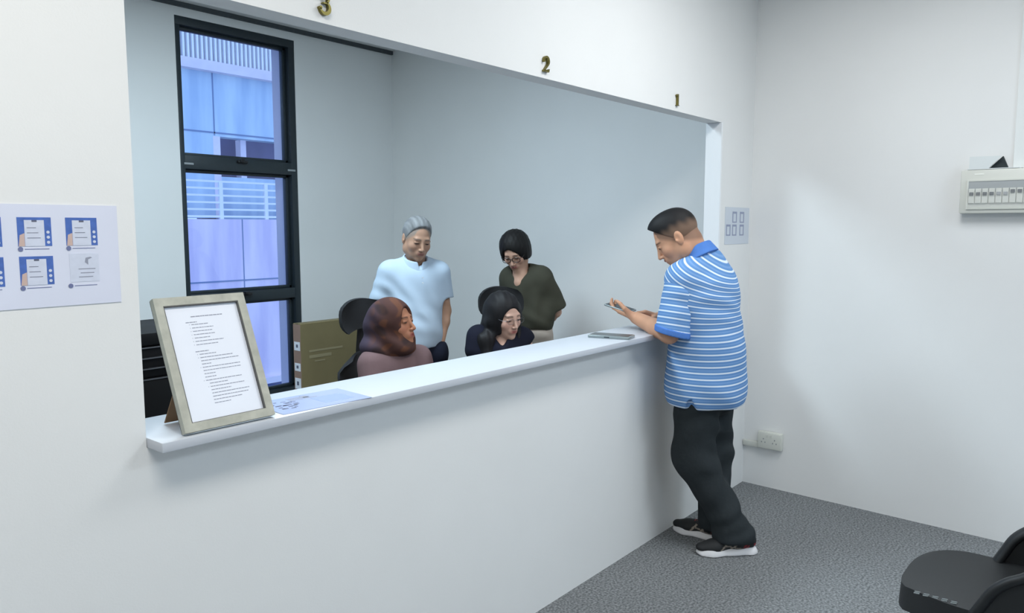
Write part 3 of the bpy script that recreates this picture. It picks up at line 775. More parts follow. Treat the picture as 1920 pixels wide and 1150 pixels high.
# ---------------- the man in the striped polo at the counter (frame: world axes, origin on the floor under him)
mo = (3.532, 1.572, 0)
man = empty('person', mo)
tag(man, 'man in blue and white striped polo shirt and black trousers leaning on the counter', 'person')
MH = np.array((-0.198, 0.150, 1.550)); MR = frame_of((-0.42, 0.91), 36, 0); MS = 1.11
J = dict(pelvis=(-0.075, 0.050, 0.90), chest=(-0.115, 0.060, 1.235), neck=(-0.135, 0.080, 1.455),
         shL=(-0.285, 0.085, 1.36), shR=(0.065, 0.100, 1.37), elL=(-0.315, 0.115, 1.099), wrL=(-0.215, 0.350, 1.148),
         elR=(0.120, 0.160, 1.115), wrR=(-0.055, 0.315, 1.135), hipL=(-0.150, 0.045, 0.86), hipR=(0.020, 0.055, 0.86),
         knL=(-0.135, 0.060, 0.47), anL=(-0.010, -0.150, 0.10), toeL=(-0.21, 0.05, 0.03),
         knR=(0.050, 0.045, 0.47), anR=(0.055, 0.020, 0.10), toeR=(0.045, 0.24, 0.03))
s = Sculpt(); body_core(s, J, 0.96)
add_head(s, MH, MR, MS, neck=np.array(J['neck'])-(0, 0.0, 0.02), nr=0.052)
s.cap(MH+MR@np.array((0, -0.045, -0.05)), (-0.142, 0.070, 1.455), 0.058, 0.060, 0.03)
A = {k: np.array(v, float) for k, v in J.items()}
s.cap(A['elL'], A['wrL'], 0.043, 0.028, 0.02)
s.cap(A['elR'], A['wrR'], 0.040, 0.028, 0.02)
add_hand(s, A['wrL'], (0.02, 0.96, 0.24), (0.30, -0.15, 0.95), (-0.95, 0.0, 0.3), curl=(10, 28, 30), sc=1.0, thumb=0.5)
add_hand(s, A['wrR'], (-0.72, 0.62, 0.30), (-0.25, -0.2, -0.95), (-0.55, -0.75, 0.2), curl=(62, 70, 40), sc=1.0, thumb=0.7, index=(22, 30, 18))
hd = np.array((-0.15, 0.40, 1.17))
s.mesh('body', SKINM, man, 0.011, fine=((MH, (0.15, 0.17, 0.17), 0.0034), (hd, (0.15, 0.14, 0.10), 0.0034)),
       color=face_color(MH, MR, MS, (206, 156, 126), (176, 112, 98), (34, 26, 24), hairc=(116, 92, 78)))
# hair: thick on top, shaved fade at the sides
s = Sculpt(); T = lambda p: MH+MR@(np.array(p, float)*MS)
s.ell(T((0, -0.015, 0.034)), np.array((0.0785, 0.0985, 0.0900))*MS, 0.01, '+', MR)
s.ell(T((0, 0.02, 0.070)), np.array((0.060, 0.072, 0.056))*MS, 0.02, '+', MR)
s.cap(T((-0.03, 0.082, 0.072)), T((0.03, 0.082, 0.072)), 0.013*MS, None, 0.02)
s.cut(T((0, 0.045, 0.052)), MR@nrm((0, 0.80, -0.60)), 0.004)
s.cut(T((0, -0.02, -0.030)), MR@nrm((0, 0.42, -0.90)), 0.004)
for x in (-1, 1): s.ell(T((x*0.085, -0.008, -0.022)), np.array((0.028, 0.021, 0.036))*MS, 0.003, '-', MR)
def man_hair(P):
    q = (P-MH)@MR/MS
    t = sstep(0.020, 0.066, q[:, 2]+0.25*np.maximum(-q[:, 1]-0.02, 0)+0.004*np.sin(q[:, 1]*160))
    return lin((122, 98, 82))*(1-t)[:, None]+lin((20, 19, 21))*t[:, None]
s.mesh('hair', HAIRM, man, 0.004, color=man_hair)
# striped polo
STR = bpy.data.materials.new('striped_polo'); STR.use_nodes = True
nt = STR.node_tree; b = nt.nodes['Principled BSDF']; b.inputs['Roughness'].default_value = 0.85; b.inputs['Specular IOR Level'].default_value = 0.15
at = nt.nodes.new('ShaderNodeAttribute'); at.attribute_name = 'stripe'
fr1 = nt.nodes.new('ShaderNodeMath'); fr1.operation = 'FRACT'; nt.links.new(at.outputs['Fac'], fr1.inputs[0])
r = nt.nodes.new('ShaderNodeValToRGB'); r.color_ramp.interpolation = 'EASE'
el = r.color_ramp.elements
BL_, W_H, B2 = srgb(100, 144, 198), srgb(220, 232, 246), srgb(122, 160, 208)
el[0].position = 0.0; el[0].color = BL_; el[1].position = 1.0; el[1].color = BL_
for p_, c_ in ((0.28, B2), (0.42, BL_), (0.60, BL_), (0.68, W_H), (0.84, W_H), (0.92, BL_)):
    e_ = el.new(p_); e_.color = c_
nt.links.new(fr1.outputs[0], r.inputs[0]); nt.links.new(r.outputs[0], b.inputs['Base Color'])
PB = mat('polo_blue_trim', (84, 128, 200), 0.85, noise=0.05, nscale=30, bump=0.1, bscale=500, spec=0.15)
s = Sculpt()
Rm = np.eye(3)
# sleeves first, cut to length, then the torso
s.cap((-0.268, 0.082, 1.355), (-0.285, 0.090, 1.25), 0.064, 0.060, 0.028)
s.cap((0.06, 0.09, 1.36), (0.118, 0.145, 1.13), 0.070, 0.078, 0.035)
s.cut((0, 0, 1.12), (0.3, 0.3, -1), 0.003)
s.ell((-0.070, 0.038, 0.80), (0.222, 0.190, 0.16), 0.03)
s.ell((-0.076, 0.036, 0.93), (0.214, 0.178, 0.20), 0.08)
s.ell((-0.090, 0.030, 1.08), (0.204, 0.160, 0.20), 0.08)
s.ell((-0.108, 0.044, 1.25), (0.194, 0.150, 0.17), 0.08)
s.ell((-0.100, 0.010, 1.32), (0.150, 0.112, 0.13), 0.06)
s.cap((-0.262, 0.080, 1.365), (0.045, 0.085, 1.375), 0.064, None, 0.07)
s.cap((-0.19, 0.062, 1.415), (-0.06, 0.062, 1.42), 0.052, None, 0.06)
s.ell((-0.115, 0.030, 1.435), (0.085, 0.070, 0.075), 0.06)
s.cut((0, 0, 0.742), (0, 0, -1), 0.003)
s.ell((-0.070, 0.038, 0.70), (0.205, 0.172, 0.12), 0.006, '-')
s.cap((-0.282, 0.012, 0.722), (-0.280, 0.016, 0.800), 0.036, 0.008, 0.003, '-')
s.cap((-0.142, 0.075, 1.455), (-0.175, 0.16, 1.62), 0.064, 0.066, 0.006, '-')
s.disp = folds([((0.2, 0.3, 1), 60, 0.5, 0.0035, (-0.26, -0.06, 1.22), 0.16), ((0.5, -0.3, 1), 42, 1.0, 0.0035, (-0.10, -0.12, 0.95), 0.25),
                ((1, 0.4, 0.4), 34, 0.2, 0.0035, (-0.15, -0.12, 0.84), 0.18), ((0.6, 0.3, 1), 50, 2.0, 0.003, (0.03, -0.08, 1.15), 0.2),
                ((0.3, 0.1, 1), 70, 0.0, 0.0025, (-0.31, 0.06, 1.2), 0.12)])
def polo_stripe(P):
    x, y, z = P[:, 0], P[:, 1], P[:, 2]
    per = 0.0292
    hz = sstep(1.12, 1.42, z)
    tors = (z-0.05*hz*(y-0.05)/0.15*2.2+0.045*hz*(x+0.10)+0.006*np.sin(x*9+z*4))/per
    return tors
po = s.mesh('polo_shirt', STR, man, 0.0055, attr='stripe', attr_fn=polo_stripe)
s = Sculpt(); SA = np.array((-0.272, 0.083, 1.355)); SB = np.array((-0.315, 0.098, 1.100))
s.cap(SA, SB, 0.0725, 0.084, 0.02); s.cut(SB, (-0.12, 0.2, -1), 0.003)
s.cap((-0.310, 0.096, 1.15), (-0.320, 0.105, 1.02), 0.066, 0.076, 0.006, '-')
s.cut((-0.215, 0.08, 1.30), (1, 0.0, -0.15), 0.01)
s.disp = folds([((0.3, 0.1, 1), 60, 0.0, 0.0035, (-0.31, 0.04, 1.2), 0.12), ((0.8, 0.3, 0.6), 48, 1.0, 0.003, (-0.3, 0.02, 1.28), 0.1)])
s.mesh('sleeve', STR, po, 0.0055, attr='stripe', attr_fn=lambda P: -((P-SA)@nrm(SB-SA))/0.0292+0.1)
s = Sculpt()       # cuff and collar in plain blue
s.cap((-0.3145, 0.0975, 1.135), (-0.3165, 0.0995, 1.080), 0.0838, 0.0855, 0.003)
s.cut((-0.315, 0.098, 1.128), (0.12, -0.2, 1), 0.003); s.cut((-0.315, 0.098, 1.098), (-0.12, 0.2, -1), 0.003)
s.cap((-0.310, 0.096, 1.16), (-0.318, 0.103, 1.04), 0.070, 0.075, 0.003, '-')
s.mesh('sleeve_band', PB, po, 0.004)
s = Sculpt()
cn_ = nrm((-0.05, 0.50, 0.86)); cc_ = np.array((-0.142, 0.070, 1.480))
s.cap(cc_-cn_*0.045, cc_+cn_*0.05, 0.099, 0.074, 0.004)
s.cap(cc_-cn_*0.08, cc_+cn_*0.09, 0.076, 0.067, 0.003, '-')
s.cut(cc_+cn_*0.022, cn_, 0.004); s.cut(cc_-cn_*0.038, -cn_, 0.004)
s.cap(cc_+np.array((-0.03, 0.12, -0.05)), cc_+np.array((-0.02, 0.10, 0.0)), 0.02, None, 0.003, '-')
s.mesh('collar', PB, po, 0.004)
# trousers
TROU = mat('black_trousers', (50, 55, 58), 0.9, noise=0.08, nscale=7, bump=0.5, bscale=16, spec=0.1)
s = Sculpt()
s.ell((-0.072, 0.045, 0.86), (0.178, 0.150, 0.14), 0.03)
s.cap((-0.150, 0.040, 0.82), (-0.140, 0.060, 0.47), 0.116, 0.098, 0.05)
s.cap((-0.140, 0.060, 0.48), (-0.025, -0.120, 0.09), 0.094, 0.078, 0.05); s.cap((-0.05, -0.09, 0.09), (-0.018, -0.132, 0.085), 0.078, 0.074, 0.04)
s.cap((0.010, 0.045, 0.82), (0.050, 0.035, 0.47), 0.110, 0.084, 0.05)
s.cap((0.050, 0.035, 0.47), (0.050, 0.030, 0.10), 0.082, 0.080, 0.05)
s.cap((-0.06, -0.03, 0.80), (-0.05, -0.04, 0.76), 0.09, 0.07, 0.04)
s.cut((0, 0, 0.064), (0, 0, -1), 0.004)
s.cap((-0.020, -0.130, 0.085), (-0.015, -0.135, 0.0), 0.054, 0.066, 0.004, '-'); s.cap((0.05, 0.03, 0.12), (0.05, 0.03, 0.0), 0.060, 0.062, 0.004, '-')
s.disp = folds([((0.1, 0.8, 1), 38, 0.6, 0.008, (-0.16, -0.02, 0.60), 0.16), ((-0.6, 0.3, 1), 44, 1.1, 0.008, (-0.06, -0.10, 0.30), 0.15), ((0.2, -0.5, 1), 62, 0, 0.007, (-0.16, -0.02, 0.43), 0.09), ((0.3, 0.3, 1), 55, 0, 0.006, (-0.14, 0.02, 0.50), 0.13), ((-0.3, 0.4, 1), 80, 1, 0.005, (-0.04, -0.13, 0.15), 0.10),
                ((0.5, 0.2, 1), 40, 2, 0.004, (-0.12, -0.04, 0.72), 0.16), ((0.2, 0.6, 1), 47, 1, 0.0045, (0.07, 0.0, 0.5), 0.15), ((0.8, -0.4, 0.7), 45, 0.5, 0.004, (-0.1, -0.05, 0.33), 0.14)])
s.mesh('trousers', TROU, man, 0.0065)
def sneaker_col(P):
    h = P(0, 0, 0); d = nrm(P(1, 0, 0)-h); t = nrm(P(0, 1, 0)-h)
    def f(V):
        u = (V-h)@d; v = (V-h)@t; z = V[:, 2]
        C = np.tile(lin((30, 32, 34)), (len(V), 1))
        red = ((u > 0.055) & (u < 0.085) & (z < 0.085) & (z > 0.03) & (np.sin((u+z)*260) > -0.2)) | ((np.abs(v) < 0.016) & (u > 0.13) & (u < 0.19) & (np.sin(u*420) > 0.2)) | ((u < 0.03) & (z < 0.06) & (z > 0.04))
        C[red] = lin((150, 34, 44))
        gr = (np.abs(v) > 0.012) & (u > 0.10) & (u < 0.20) & (np.abs(np.sin((u*0.9+z*0.8)*70)) > 0.93) & (z < 0.07)
        gr |= (np.abs(v) > 0.012) & (u > 0.08) & (u < 0.18) & (np.abs((z-0.042)-(u-0.13)*0.25) < 0.0035)
        C[gr] = lin((150, 140, 128))
        return C
    return f
SHOEM = mat('trainer_mesh', (30, 32, 34), 0.7, attr='Col', bump=0.15, bscale=500)
SOLEM = mat('white_sole', (226, 226, 228), 0.55)
shoe(man, J['anL'], J['toeL'], SHOEM, SOLEM, sneaker_col, 1.07)
shoe(man, J['anR'], J['toeR'], SHOEM, SOLEM, sneaker_col, 1.07)
# phone in the left hand
hp = phone('smartphone', (mo[0]-0.212, mo[1]+0.448, 1.190), 0, 'slim grey smartphone held in the hands of the man in the striped polo', L=0.150, Wd=0.074, T=0.009)
hp.rotation_euler = Matrix(np.stack([nrm((0.02, 0.95, 0.20)), nrm(np.cross((-0.10, -0.30, 0.95), (0.02, 0.95, 0.20))), nrm(np.cross((0.02, 0.95, 0.20), nrm(np.cross((-0.10, -0.30, 0.95), (0.02, 0.95, 0.20)))))], 1).tolist()).to_euler()

# ---------------- office chairs behind the counter
def office_chair(loc, rz, label, head_z=1.20, back_w=0.42, tint=BLACKF, back_h=0.95, lean=0.10):
    t = empty('office_chair', loc, rz); tag(t, label, 'office chair', 'black office chairs behind the counter')
    # local: sitter looks along -y, backrest at +y
    b_ = MB()
    for k in range(5):
        a = 2*pi*k/5+0.3; d = Vector((cos(a), sin(a), 0))
        b_.tube([d*0.03+Vector((0, 0, 0.10)), d*0.17+Vector((0, 0, 0.095)), d*0.30+Vector((0, 0, 0.07))], [0.024, 0.02, 0.015])
    b_.cyl((0, 0, 0.07), (0, 0, 0.14), 0.04)
    b_.build('star_base', BLACKP, t, smooth=True)
    for k in range(5):
        a = 2*pi*k/5+0.3; c = MB(); p = Vector((cos(a)*0.30, sin(a)*0.30, 0.029)); q = Vector((-sin(a), cos(a), 0))
        c.cyl(p-q*0.024, p-q*0.005, 0.028); c.cyl(p+q*0.005, p+q*0.024, 0.028); c.cyl(p-q*0.006, p+q*0.006, 0.018); c.cyl(p, p+Vector((0, 0, 0.035)), 0.008)
        c.build('castor', BLACKP, t, smooth=True)
    MB().cyl((0, 0, 0.12), (0, 0, 0.30), 0.025).cyl((0, 0, 0.28), (0, 0, 0.42), 0.016).build('gas_lift', CHROME, t, smooth=True)
    MB().box(-0.13, 0.13, -0.11, 0.13, 0.405, 0.43, 0.01).build('seat_plate', BLACKP, t, smooth=True)
    s_ = MB()
    def top(u, v):
        x = (u-0.5)*0.50; y = (v-0.5)*0.48; e = (abs(u-0.5)*2)**4*0.02+(abs(v-0.5)*2)**4*0.02
        return Vector((x*(1-0.06*(abs(v-0.5)*2)**3), y*(1-0.05*(abs(u-0.5)*2)**3), 0.495-e))
    s_.grid_slab(top, 12, 12, lambda u, v: Vector((0, 0, -0.065+((abs(u-0.5)*2)**4+(abs(v-0.5)*2)**4)*0.015)))
    s_.build('seat', tint, t, smooth=True)
    bk = MB(); H = back_h-0.52
    def bf(u, v):
        ww = back_w*(0.80+0.20*sin(pi*min(1, v*1.15+0.1)))*(1 if v < 0.85 else 1-0.45*((v-0.85)/0.15)**2)
        x = (u-0.5)*ww; y = 0.225+lean*v-0.030*sin(pi*v)+0.0-0.09*(abs(u-0.5)*2)**2
        return Vector((x, y, 0.54+H*v-0.03*(abs(u-0.5)*2)**2*(1 if v > 0.5 else -1)))
    bk.grid_slab(bf, 14, 18, lambda u, v: Vector((0, 0.028, 0)))
    bk.build('backrest', tint, t, smooth=True)
    MB().tube([(0, 0.08, 0.42), (0, 0.26, 0.42), (0, 0.30, 0.52), (0, 0.275+lean*0.6, 0.80), (0, 0.27+lean, back_h+0.02), (0, 0.25+lean, head_z-0.02)], [0.02, 0.022, 0.022, 0.02, 0.017, 0.012], flat=(1.4, 0.8)).build('back_spine', BLACKP, t, smooth=True)
    hr = MB()
    def hf(u, v): return Vector(((u-0.5)*0.27*(1-0.25*(abs(v-0.5)*2)**3), 0.215+lean-0.045*(abs(u-0.5)*2)**2+0.02*v, head_z-0.075+0.15*v-0.02*(abs(u-0.5)*2)**2))
    hr.grid_slab(hf, 12, 8, lambda u, v: Vector((0, 0.035, 0)))
    hr.build('headrest', tint, t, smooth=True)
    for x in (-1, 1):
        MB().tube([(x*0.12, 0.05, 0.42), (x*0.26, 0.04, 0.43), (x*0.285, 0.03, 0.55), (x*0.285, 0.0, 0.665)], 0.016).build('arm_post', BLACKP, t, smooth=True)
        MB().box(x*0.285-0.04, x*0.285+0.04, -0.14, 0.12, 0.665, 0.69, 0.011).build('armrest', BLACKP, t, smooth=True)
    return t
office_chair((2.405, 2.710, 0), radians(-15), 'black mesh office chair behind the woman in the patterned headscarf', head_z=1.165, back_w=0.46)
office_chair((3.215, 2.590, 0), radians(-30), 'black office chair behind the woman with long dark hair', head_z=1.180, back_w=0.44)

def small_shoes(parent, J):
    for q in 'LR':
        shoe(parent, J['an'+q], J['toe'+q], mat('dark_shoe', (40, 36, 36), 0.5), mat('dark_shoe_sole', (28, 28, 30), 0.7))
def place(o, dist):
    d = np.hypot(o[0], o[1]); y = np.array(o[:2])/d
    return atan2(-y[0], y[1])      # local +y points away from the viewer's side of the room

# ---------------- elderly man in the pale polo
eo = (3.071, 3.241, 0); el_ = empty('person', eo, place(eo, 0))
tag(el_, 'grey-haired man in a pale blue polo shirt standing with one hand in his pocket', 'person')
EH = np.array((0.004, -0.035, 1.535)); ER = frame_of((0.36, -0.93), 20, 4); ES = 1.0
J = dict(pelvis=(0.0, 0.02, 0.92), chest=(-0.015, 0.01, 1.22), neck=(-0.008, 0.005, 1.40),
         shL=(0.135, 0.035, 1.345), shR=(-0.165, -0.02, 1.355), elL=(0.163, 0.065, 1.105), wrL=(0.135, 0.0, 0.925),
         elR=(-0.215, 0.0, 1.09), wrR=(-0.16, -0.10, 0.88), hipL=(0.085, 0.04, 0.86), hipR=(-0.085, 0.0, 0.86),
         knL=(0.09, 0.03, 0.47), anL=(0.09, 0.05, 0.09), toeL=(0.16, -0.14, 0.03), knR=(-0.09, -0.02, 0.47), anR=(-0.09, 0.01, 0.09), toeR=(-0.05, -0.19, 0.03))
s = Sculpt(); body_core(s, J, 0.88)
add_head(s, EH, ER, ES, neck=(-0.005, 0.01, 1.385), nr=0.050)
add_hand(s, J['wrR'], (0.25, -0.35, -0.9), (0.9, 0.2, 0.1), (0, -1, 0.2), curl=(20, 25, 15)); add_hand(s, J['wrL'], (-0.12, -0.05, -0.99), (-1, 0.1, 0), (0, -1, 0), curl=(20, 25, 15), sc=0.82)
s.mesh('body', SKINM, el_, 0.012, fine=((EH, (0.12, 0.14, 0.15), 0.0036), (np.array((-0.13, -0.13, 0.82)), (0.1, 0.1, 0.12), 0.005)),
       color=face_color(EH, ER, ES, (190, 150, 126), (164, 110, 100), (96, 88, 84), hairc=(140, 134, 128)))
s = Sculpt(); T = lambda p: EH+ER@(np.array(p, float)*ES)
s.ell(T((0, -0.018, 0.034)), np.array((0.0800, 0.0980, 0.0900))*ES, 0.01, '+', ER)
s.ell(T((0, 0.002, 0.074)), np.array((0.062, 0.070, 0.050))*ES, 0.02, '+', ER)
s.cut(T((0, 0.052, 0.070)), ER@nrm((0, 0.88, -0.48)), 0.006); s.cut(T((0, -0.02, -0.035)), ER@nrm((0, 0.40, -0.92)), 0.004)
for x in (-1, 1): s.ell(T((x*0.085, -0.010, -0.020)), np.array((0.028, 0.021, 0.034)), 0.003, '-', ER)
s.disp = lambda P: 0.0012*np.sin(P[:, 0]*420+P[:, 2]*90)*np.sin(P[:, 1]*160)
s.mesh('hair', HAIRM, el_, 0.004, color=lambda P: lin((132, 134, 136))*(0.80+0.36*np.sin(P[:, 0]*95+P[:, 1]*40)**2)[:, None])
POLO = cloth('pale_blue_polo', (192, 210, 228), 0.85, 0.03, 500)
s = Sculpt()
s.cap((-0.165, -0.02, 1.345), (-0.212, 0.0, 1.175), 0.058, 0.066, 0.03); s.cap((0.138, 0.035, 1.335), (0.160, 0.06, 1.170), 0.056, 0.058, 0.03)
s.cut((0, 0, 1.185), (0.0, 0, -1), 0.003)
s.cap((-0.20, -0.005, 1.22), (-0.222, 0.0, 1.10), 0.046, 0.050, 0.005, '-'); s.cap((0.152, 0.05, 1.22), (0.164, 0.06, 1.10), 0.044, 0.046, 0.005, '-')
RT = frame_of((0.30, -0.95))
for z, c, a, b2, h in ((1.28, (-0.012, 0.01), 0.162, 0.115, 0.14), (1.12, (-0.006, 0.0), 0.152, 0.118, 0.16), (0.97, (-0.004, 0.0), 0.155, 0.125, 0.15)):
    s.ell((c[0], c[1], z), (a, b2, h), 0.07, '+', RT)
s.cap((-0.135, -0.008, 1.348), (0.112, 0.03, 1.342), 0.046, None, 0.06)
s.cap((-0.06, 0.0, 1.385), (0.05, 0.02, 1.385), 0.035, None, 0.05)
s.cut((0, 0, 0.905), (0, 0, -1), 0.003); s.ell((0, 0, 0.86), (0.142, 0.11, 0.10), 0.006, '-', RT)
s.cap((-0.004, -0.005, 1.36), (0.004, -0.02, 1.50), 0.055, 0.062, 0.006, '-')
s.cap((0.012, -0.12, 1.335), (0.006, -0.08, 1.40), 0.010, 0.028, 0.006, '-')
s.disp = folds([((0.3, 0.2, 1), 60, 0, 0.003, (-0.2, 0, 1.24), 0.1), ((1, 0, 0.5), 45, 0, 0.004, (0.05, -0.1, 1.1), 0.16), ((0.3, 0, 1), 50, 1, 0.004, (-0.05, -0.1, 0.97), 0.14), ((0.8, 0, 0.6), 55, 2, 0.003, (-0.1, -0.1, 1.22), 0.12)])
pe = s.mesh('polo_shirt', POLO, el_, 0.006)
s = Sculpt(); cc_ = np.array((-0.003, -0.006, 1.412)); cn_ = nrm((0.12, -0.34, 0.93))
s.cap(cc_-cn_*0.04, cc_+cn_*0.03, 0.104, 0.068, 0.004); s.cap(cc_-cn_*0.06, cc_+cn_*0.06, 0.082, 0.056, 0.003, '-')
s.cut(cc_+cn_*0.015, cn_, 0.003); s.cut(cc_-cn_*0.034, -cn_, 0.003)
fd = nrm((0.32, -0.94, 0)); s.cap(cc_+fd*0.075-np.array((0, 0, 0.045)), cc_+fd*0.07+np.array((0, 0, 0.02)), 0.008, 0.024, 0.003, '-')
s.mesh('collar', POLO, pe, 0.004)
for k, z in enumerate((1.315, 1.285)): MB().cyl((0.032, -0.119-0.004*k, z), (0.034, -0.126-0.004*k, z), 0.005, n=10).build('button', mat('shirt_button', (214, 222, 232), 0.4), pe)
NAVY = cloth('navy_trousers', (30, 34, 48), 0.9, 0.08)
s = Sculpt()
s.ell((0, 0.01, 0.90), (0.150, 0.112, 0.11), 0.03, '+', RT); s.cap((-0.085, 0.0, 0.84), (-0.09, 0.0, 0.10), 0.090, 0.075, 0.03); s.cap((0.085, 0.03, 0.84), (0.09, 0.05, 0.10), 0.090, 0.075, 0.03)
s.ell((0.125, -0.008, 0.865), (0.056, 0.066, 0.085), 0.02); s.cut((0.13, 0, 0.935), (0.1, 0, 1), 0.01)
s.cut((0, 0, 0.05), (0, 0, -1), 0.004)
s.mesh('trousers', NAVY, el_, 0.009)
small_shoes(el_, J)

# ---------------- woman in the olive blouse
go = (3.703, 3.014, 0); gr = empty('person', go, place(go, 0))
tag(gr, 'woman with short black hair and glasses in an olive green blouse, hands behind her back', 'person')
GH = np.array((-0.004, -0.045, 1.452)); GR = frame_of((-0.28, -0.96), 33, -6); GS = 0.97
J = dict(pelvis=(0.11, 0.04, 0.90), chest=(0.065, 0.02, 1.17), neck=(0.040, 0.005, 1.325),
         shL=(0.170, -0.035, 1.290), shR=(-0.045, 0.075, 1.280), elL=(0.255, 0.03, 1.065), wrL=(0.175, 0.16, 0.965),
         elR=(-0.04, 0.17, 1.04), wrR=(0.10, 0.19, 0.955), hipL=(0.165, 0.02, 0.85), hipR=(0.05, 0.06, 0.85),
         knL=(0.165, 0.0, 0.46), anL=(0.165, 0.04, 0.09), toeL=(0.09, -0.14, 0.03), knR=(0.05, 0.03, 0.46), anR=(0.04, 0.06, 0.09), toeR=(-0.04, -0.10, 0.03))
s = Sculpt(); body_core(s, J, 0.80)
add_head(s, GH, GR, GS, neck=(0.038, 0.0, 1.31), fem=True, nr=0.046)
s.cap((0.036, -0.02, 1.29), (0.030, -0.036, 1.255), 0.050, 0.046, 0.03)
add_hand(s, J['wrL'], (-0.9, 0.1, -0.35), (0.1, 1, 0), (0, 0, 1), curl=(20, 25, 15), sc=0.88); add_hand(s, J['wrR'], (0.9, 0.0, -0.25), (0.1, 1, 0), (0, 0, 1), curl=(20, 25, 15), sc=0.88)
s.mesh('body', SKINM, gr, 0.012, fine=((GH, (0.12, 0.14, 0.15), 0.0036), (np.array((0.14, 0.18, 0.95)), (0.1, 0.06, 0.06), 0.006)),
       color=face_color(GH, GR, GS, (200, 160, 138), (180, 110, 106), (50, 40, 38)))
s = Sculpt(); T = lambda p: GH+GR@(np.array(p, float)*GS)
s.ell(T((0, -0.022, 0.034)), np.array((0.098, 0.110, 0.098))*GS, 0.01, '+', GR)
s.ell(T((-0.060, -0.010, -0.022)), np.array((0.036, 0.062, 0.066)), 0.03, '+', GR); s.ell(T((0.060, -0.010, -0.022)), np.array((0.036, 0.062, 0.066)), 0.03, '+', GR)
s.ell(T((0, -0.060, -0.02)), np.array((0.075, 0.055, 0.060)), 0.03, '+', GR)
s.ell(T((0.012, 0.085, -0.030)), np.array((0.058, 0.075, 0.088)), 0.012, '-', GR)
s.cut(T((0, 0, -0.060)), GR@nrm((0, 0.35, -1)), 0.012)
s.disp = lambda P: 0.0015*np.sin(P[:, 0]*240)*np.sin(P[:, 2]*60+P[:, 1]*90)
s.mesh('hair', HAIRM, gr, 0.0045, color=lambda P: np.tile(lin((22, 20, 20)), (len(P), 1)))
def glasses(parent, T, R, sc, m, lw=0.0265, lh=0.018, tk=0.0016):
    g = MB()
    tv = lambda p: Vector(T(p))
    for x in (-1, 1):
        pts = [tv((x*0.032+lw*0.98*cos(a)*abs(cos(a))**-0.25 if abs(cos(a)) > 1e-3 else x*0.032, 0.100, -0.001+lh*sin(a))) for a in [2*pi*k/20 for k in range(21)]]
        g.tube(pts, tk, n=6, cap=False)
        g.tube([tv((x*0.058, 0.099, 0.006)), tv((x*0.074, 0.070, 0.004)), tv((x*0.080, -0.005, 0.006)), tv((x*0.079, -0.022, -0.006))], tk*0.8, n=6)
    g.tube([tv((-0.007, 0.1, 0.004)), tv((0, 0.103, 0.007)), tv((0.007, 0.1, 0.004))], tk, n=6)
    o = g.build('glasses', m, parent, smooth=True); return o
glasses(gr, T, GR, GS, mat('spectacle_frame', (30, 26, 26), 0.3), tk=0.0022)
OLIVE = cloth('olive_blouse', (70, 70, 60), 0.85, 0.08, 300)
s = Sculpt(); RT = frame_of((-0.5, -0.87))
s.cap((0.172, -0.035, 1.280), (0.250, 0.02, 1.105), 0.062, 0.070, 0.04); s.cap((-0.048, 0.078, 1.270), (-0.045, 0.16, 1.09), 0.055, 0.060, 0.04)
s.cut((0.25, 0.02, 1.088), (0.3, 0.25, -1), 0.003)
s.cap((0.235, 0.01, 1.14), (0.262, 0.035, 1.03), 0.050, 0.054, 0.005, '-')
for z, c, a, b2, h in ((1.24, (0.060, 0.02), 0.128, 0.105, 0.12), (1.10, (0.082, 0.03), 0.130, 0.115, 0.15), (1.01, (0.105, 0.035), 0.142, 0.120, 0.12)):
    s.ell((c[0], c[1], z), (a, b2, h), 0.07, '+', RT)
s.cap((-0.03, 0.065, 1.300), (0.155, -0.03, 1.305), 0.045, None, 0.06)
s.cap((0.0, 0.04, 1.325), (0.085, -0.005, 1.325), 0.030, None, 0.05)
s.cut((0, 0, 0.975), (-0.1, 0, -1), 0.004); s.ell((0.105, 0.035, 0.93), (0.128, 0.105, 0.09), 0.006, '-', RT)
s.cap((0.036, -0.01, 1.31), (0.01, -0.05, 1.46), 0.056, 0.066, 0.006, '-')
s.cap((0.006, -0.108, 1.235), (0.030, -0.070, 1.340), 0.003, 0.050, 0.003, '-')
s.disp = folds([((0.3, 0.2, 1), 60, 0, 0.004, (0.22, 0, 1.18), 0.1), ((1, 0, -0.5), 55, 0, 0.004, (0.08, -0.1, 1.12), 0.14), ((0.6, 0, 1), 45, 1, 0.004, (0.12, -0.1, 1.02), 0.12)])
s.mesh('blouse', OLIVE, gr, 0.006)
BEIGE = cloth('beige_trousers', (176, 166, 156), 0.9, 0.04)
s = Sculpt(); s.ell((0.108, 0.035, 0.93), (0.135, 0.108, 0.11), 0.03, '+', RT); s.cap((0.165, 0.02, 0.84), (0.165, 0.03, 0.10), 0.085, 0.070, 0.03); s.cap((0.05, 0.06, 0.84), (0.045, 0.06, 0.10), 0.085, 0.070, 0.03)
s.cut((0, 0, 0.05), (0, 0, -1), 0.004)
s.disp = folds([((0.2, 0, 1), 60, 0, 0.003, (0.15, -0.05, 0.9), 0.15)])
s.mesh('trousers', BEIGE, gr, 0.009)
small_shoes(gr, J)

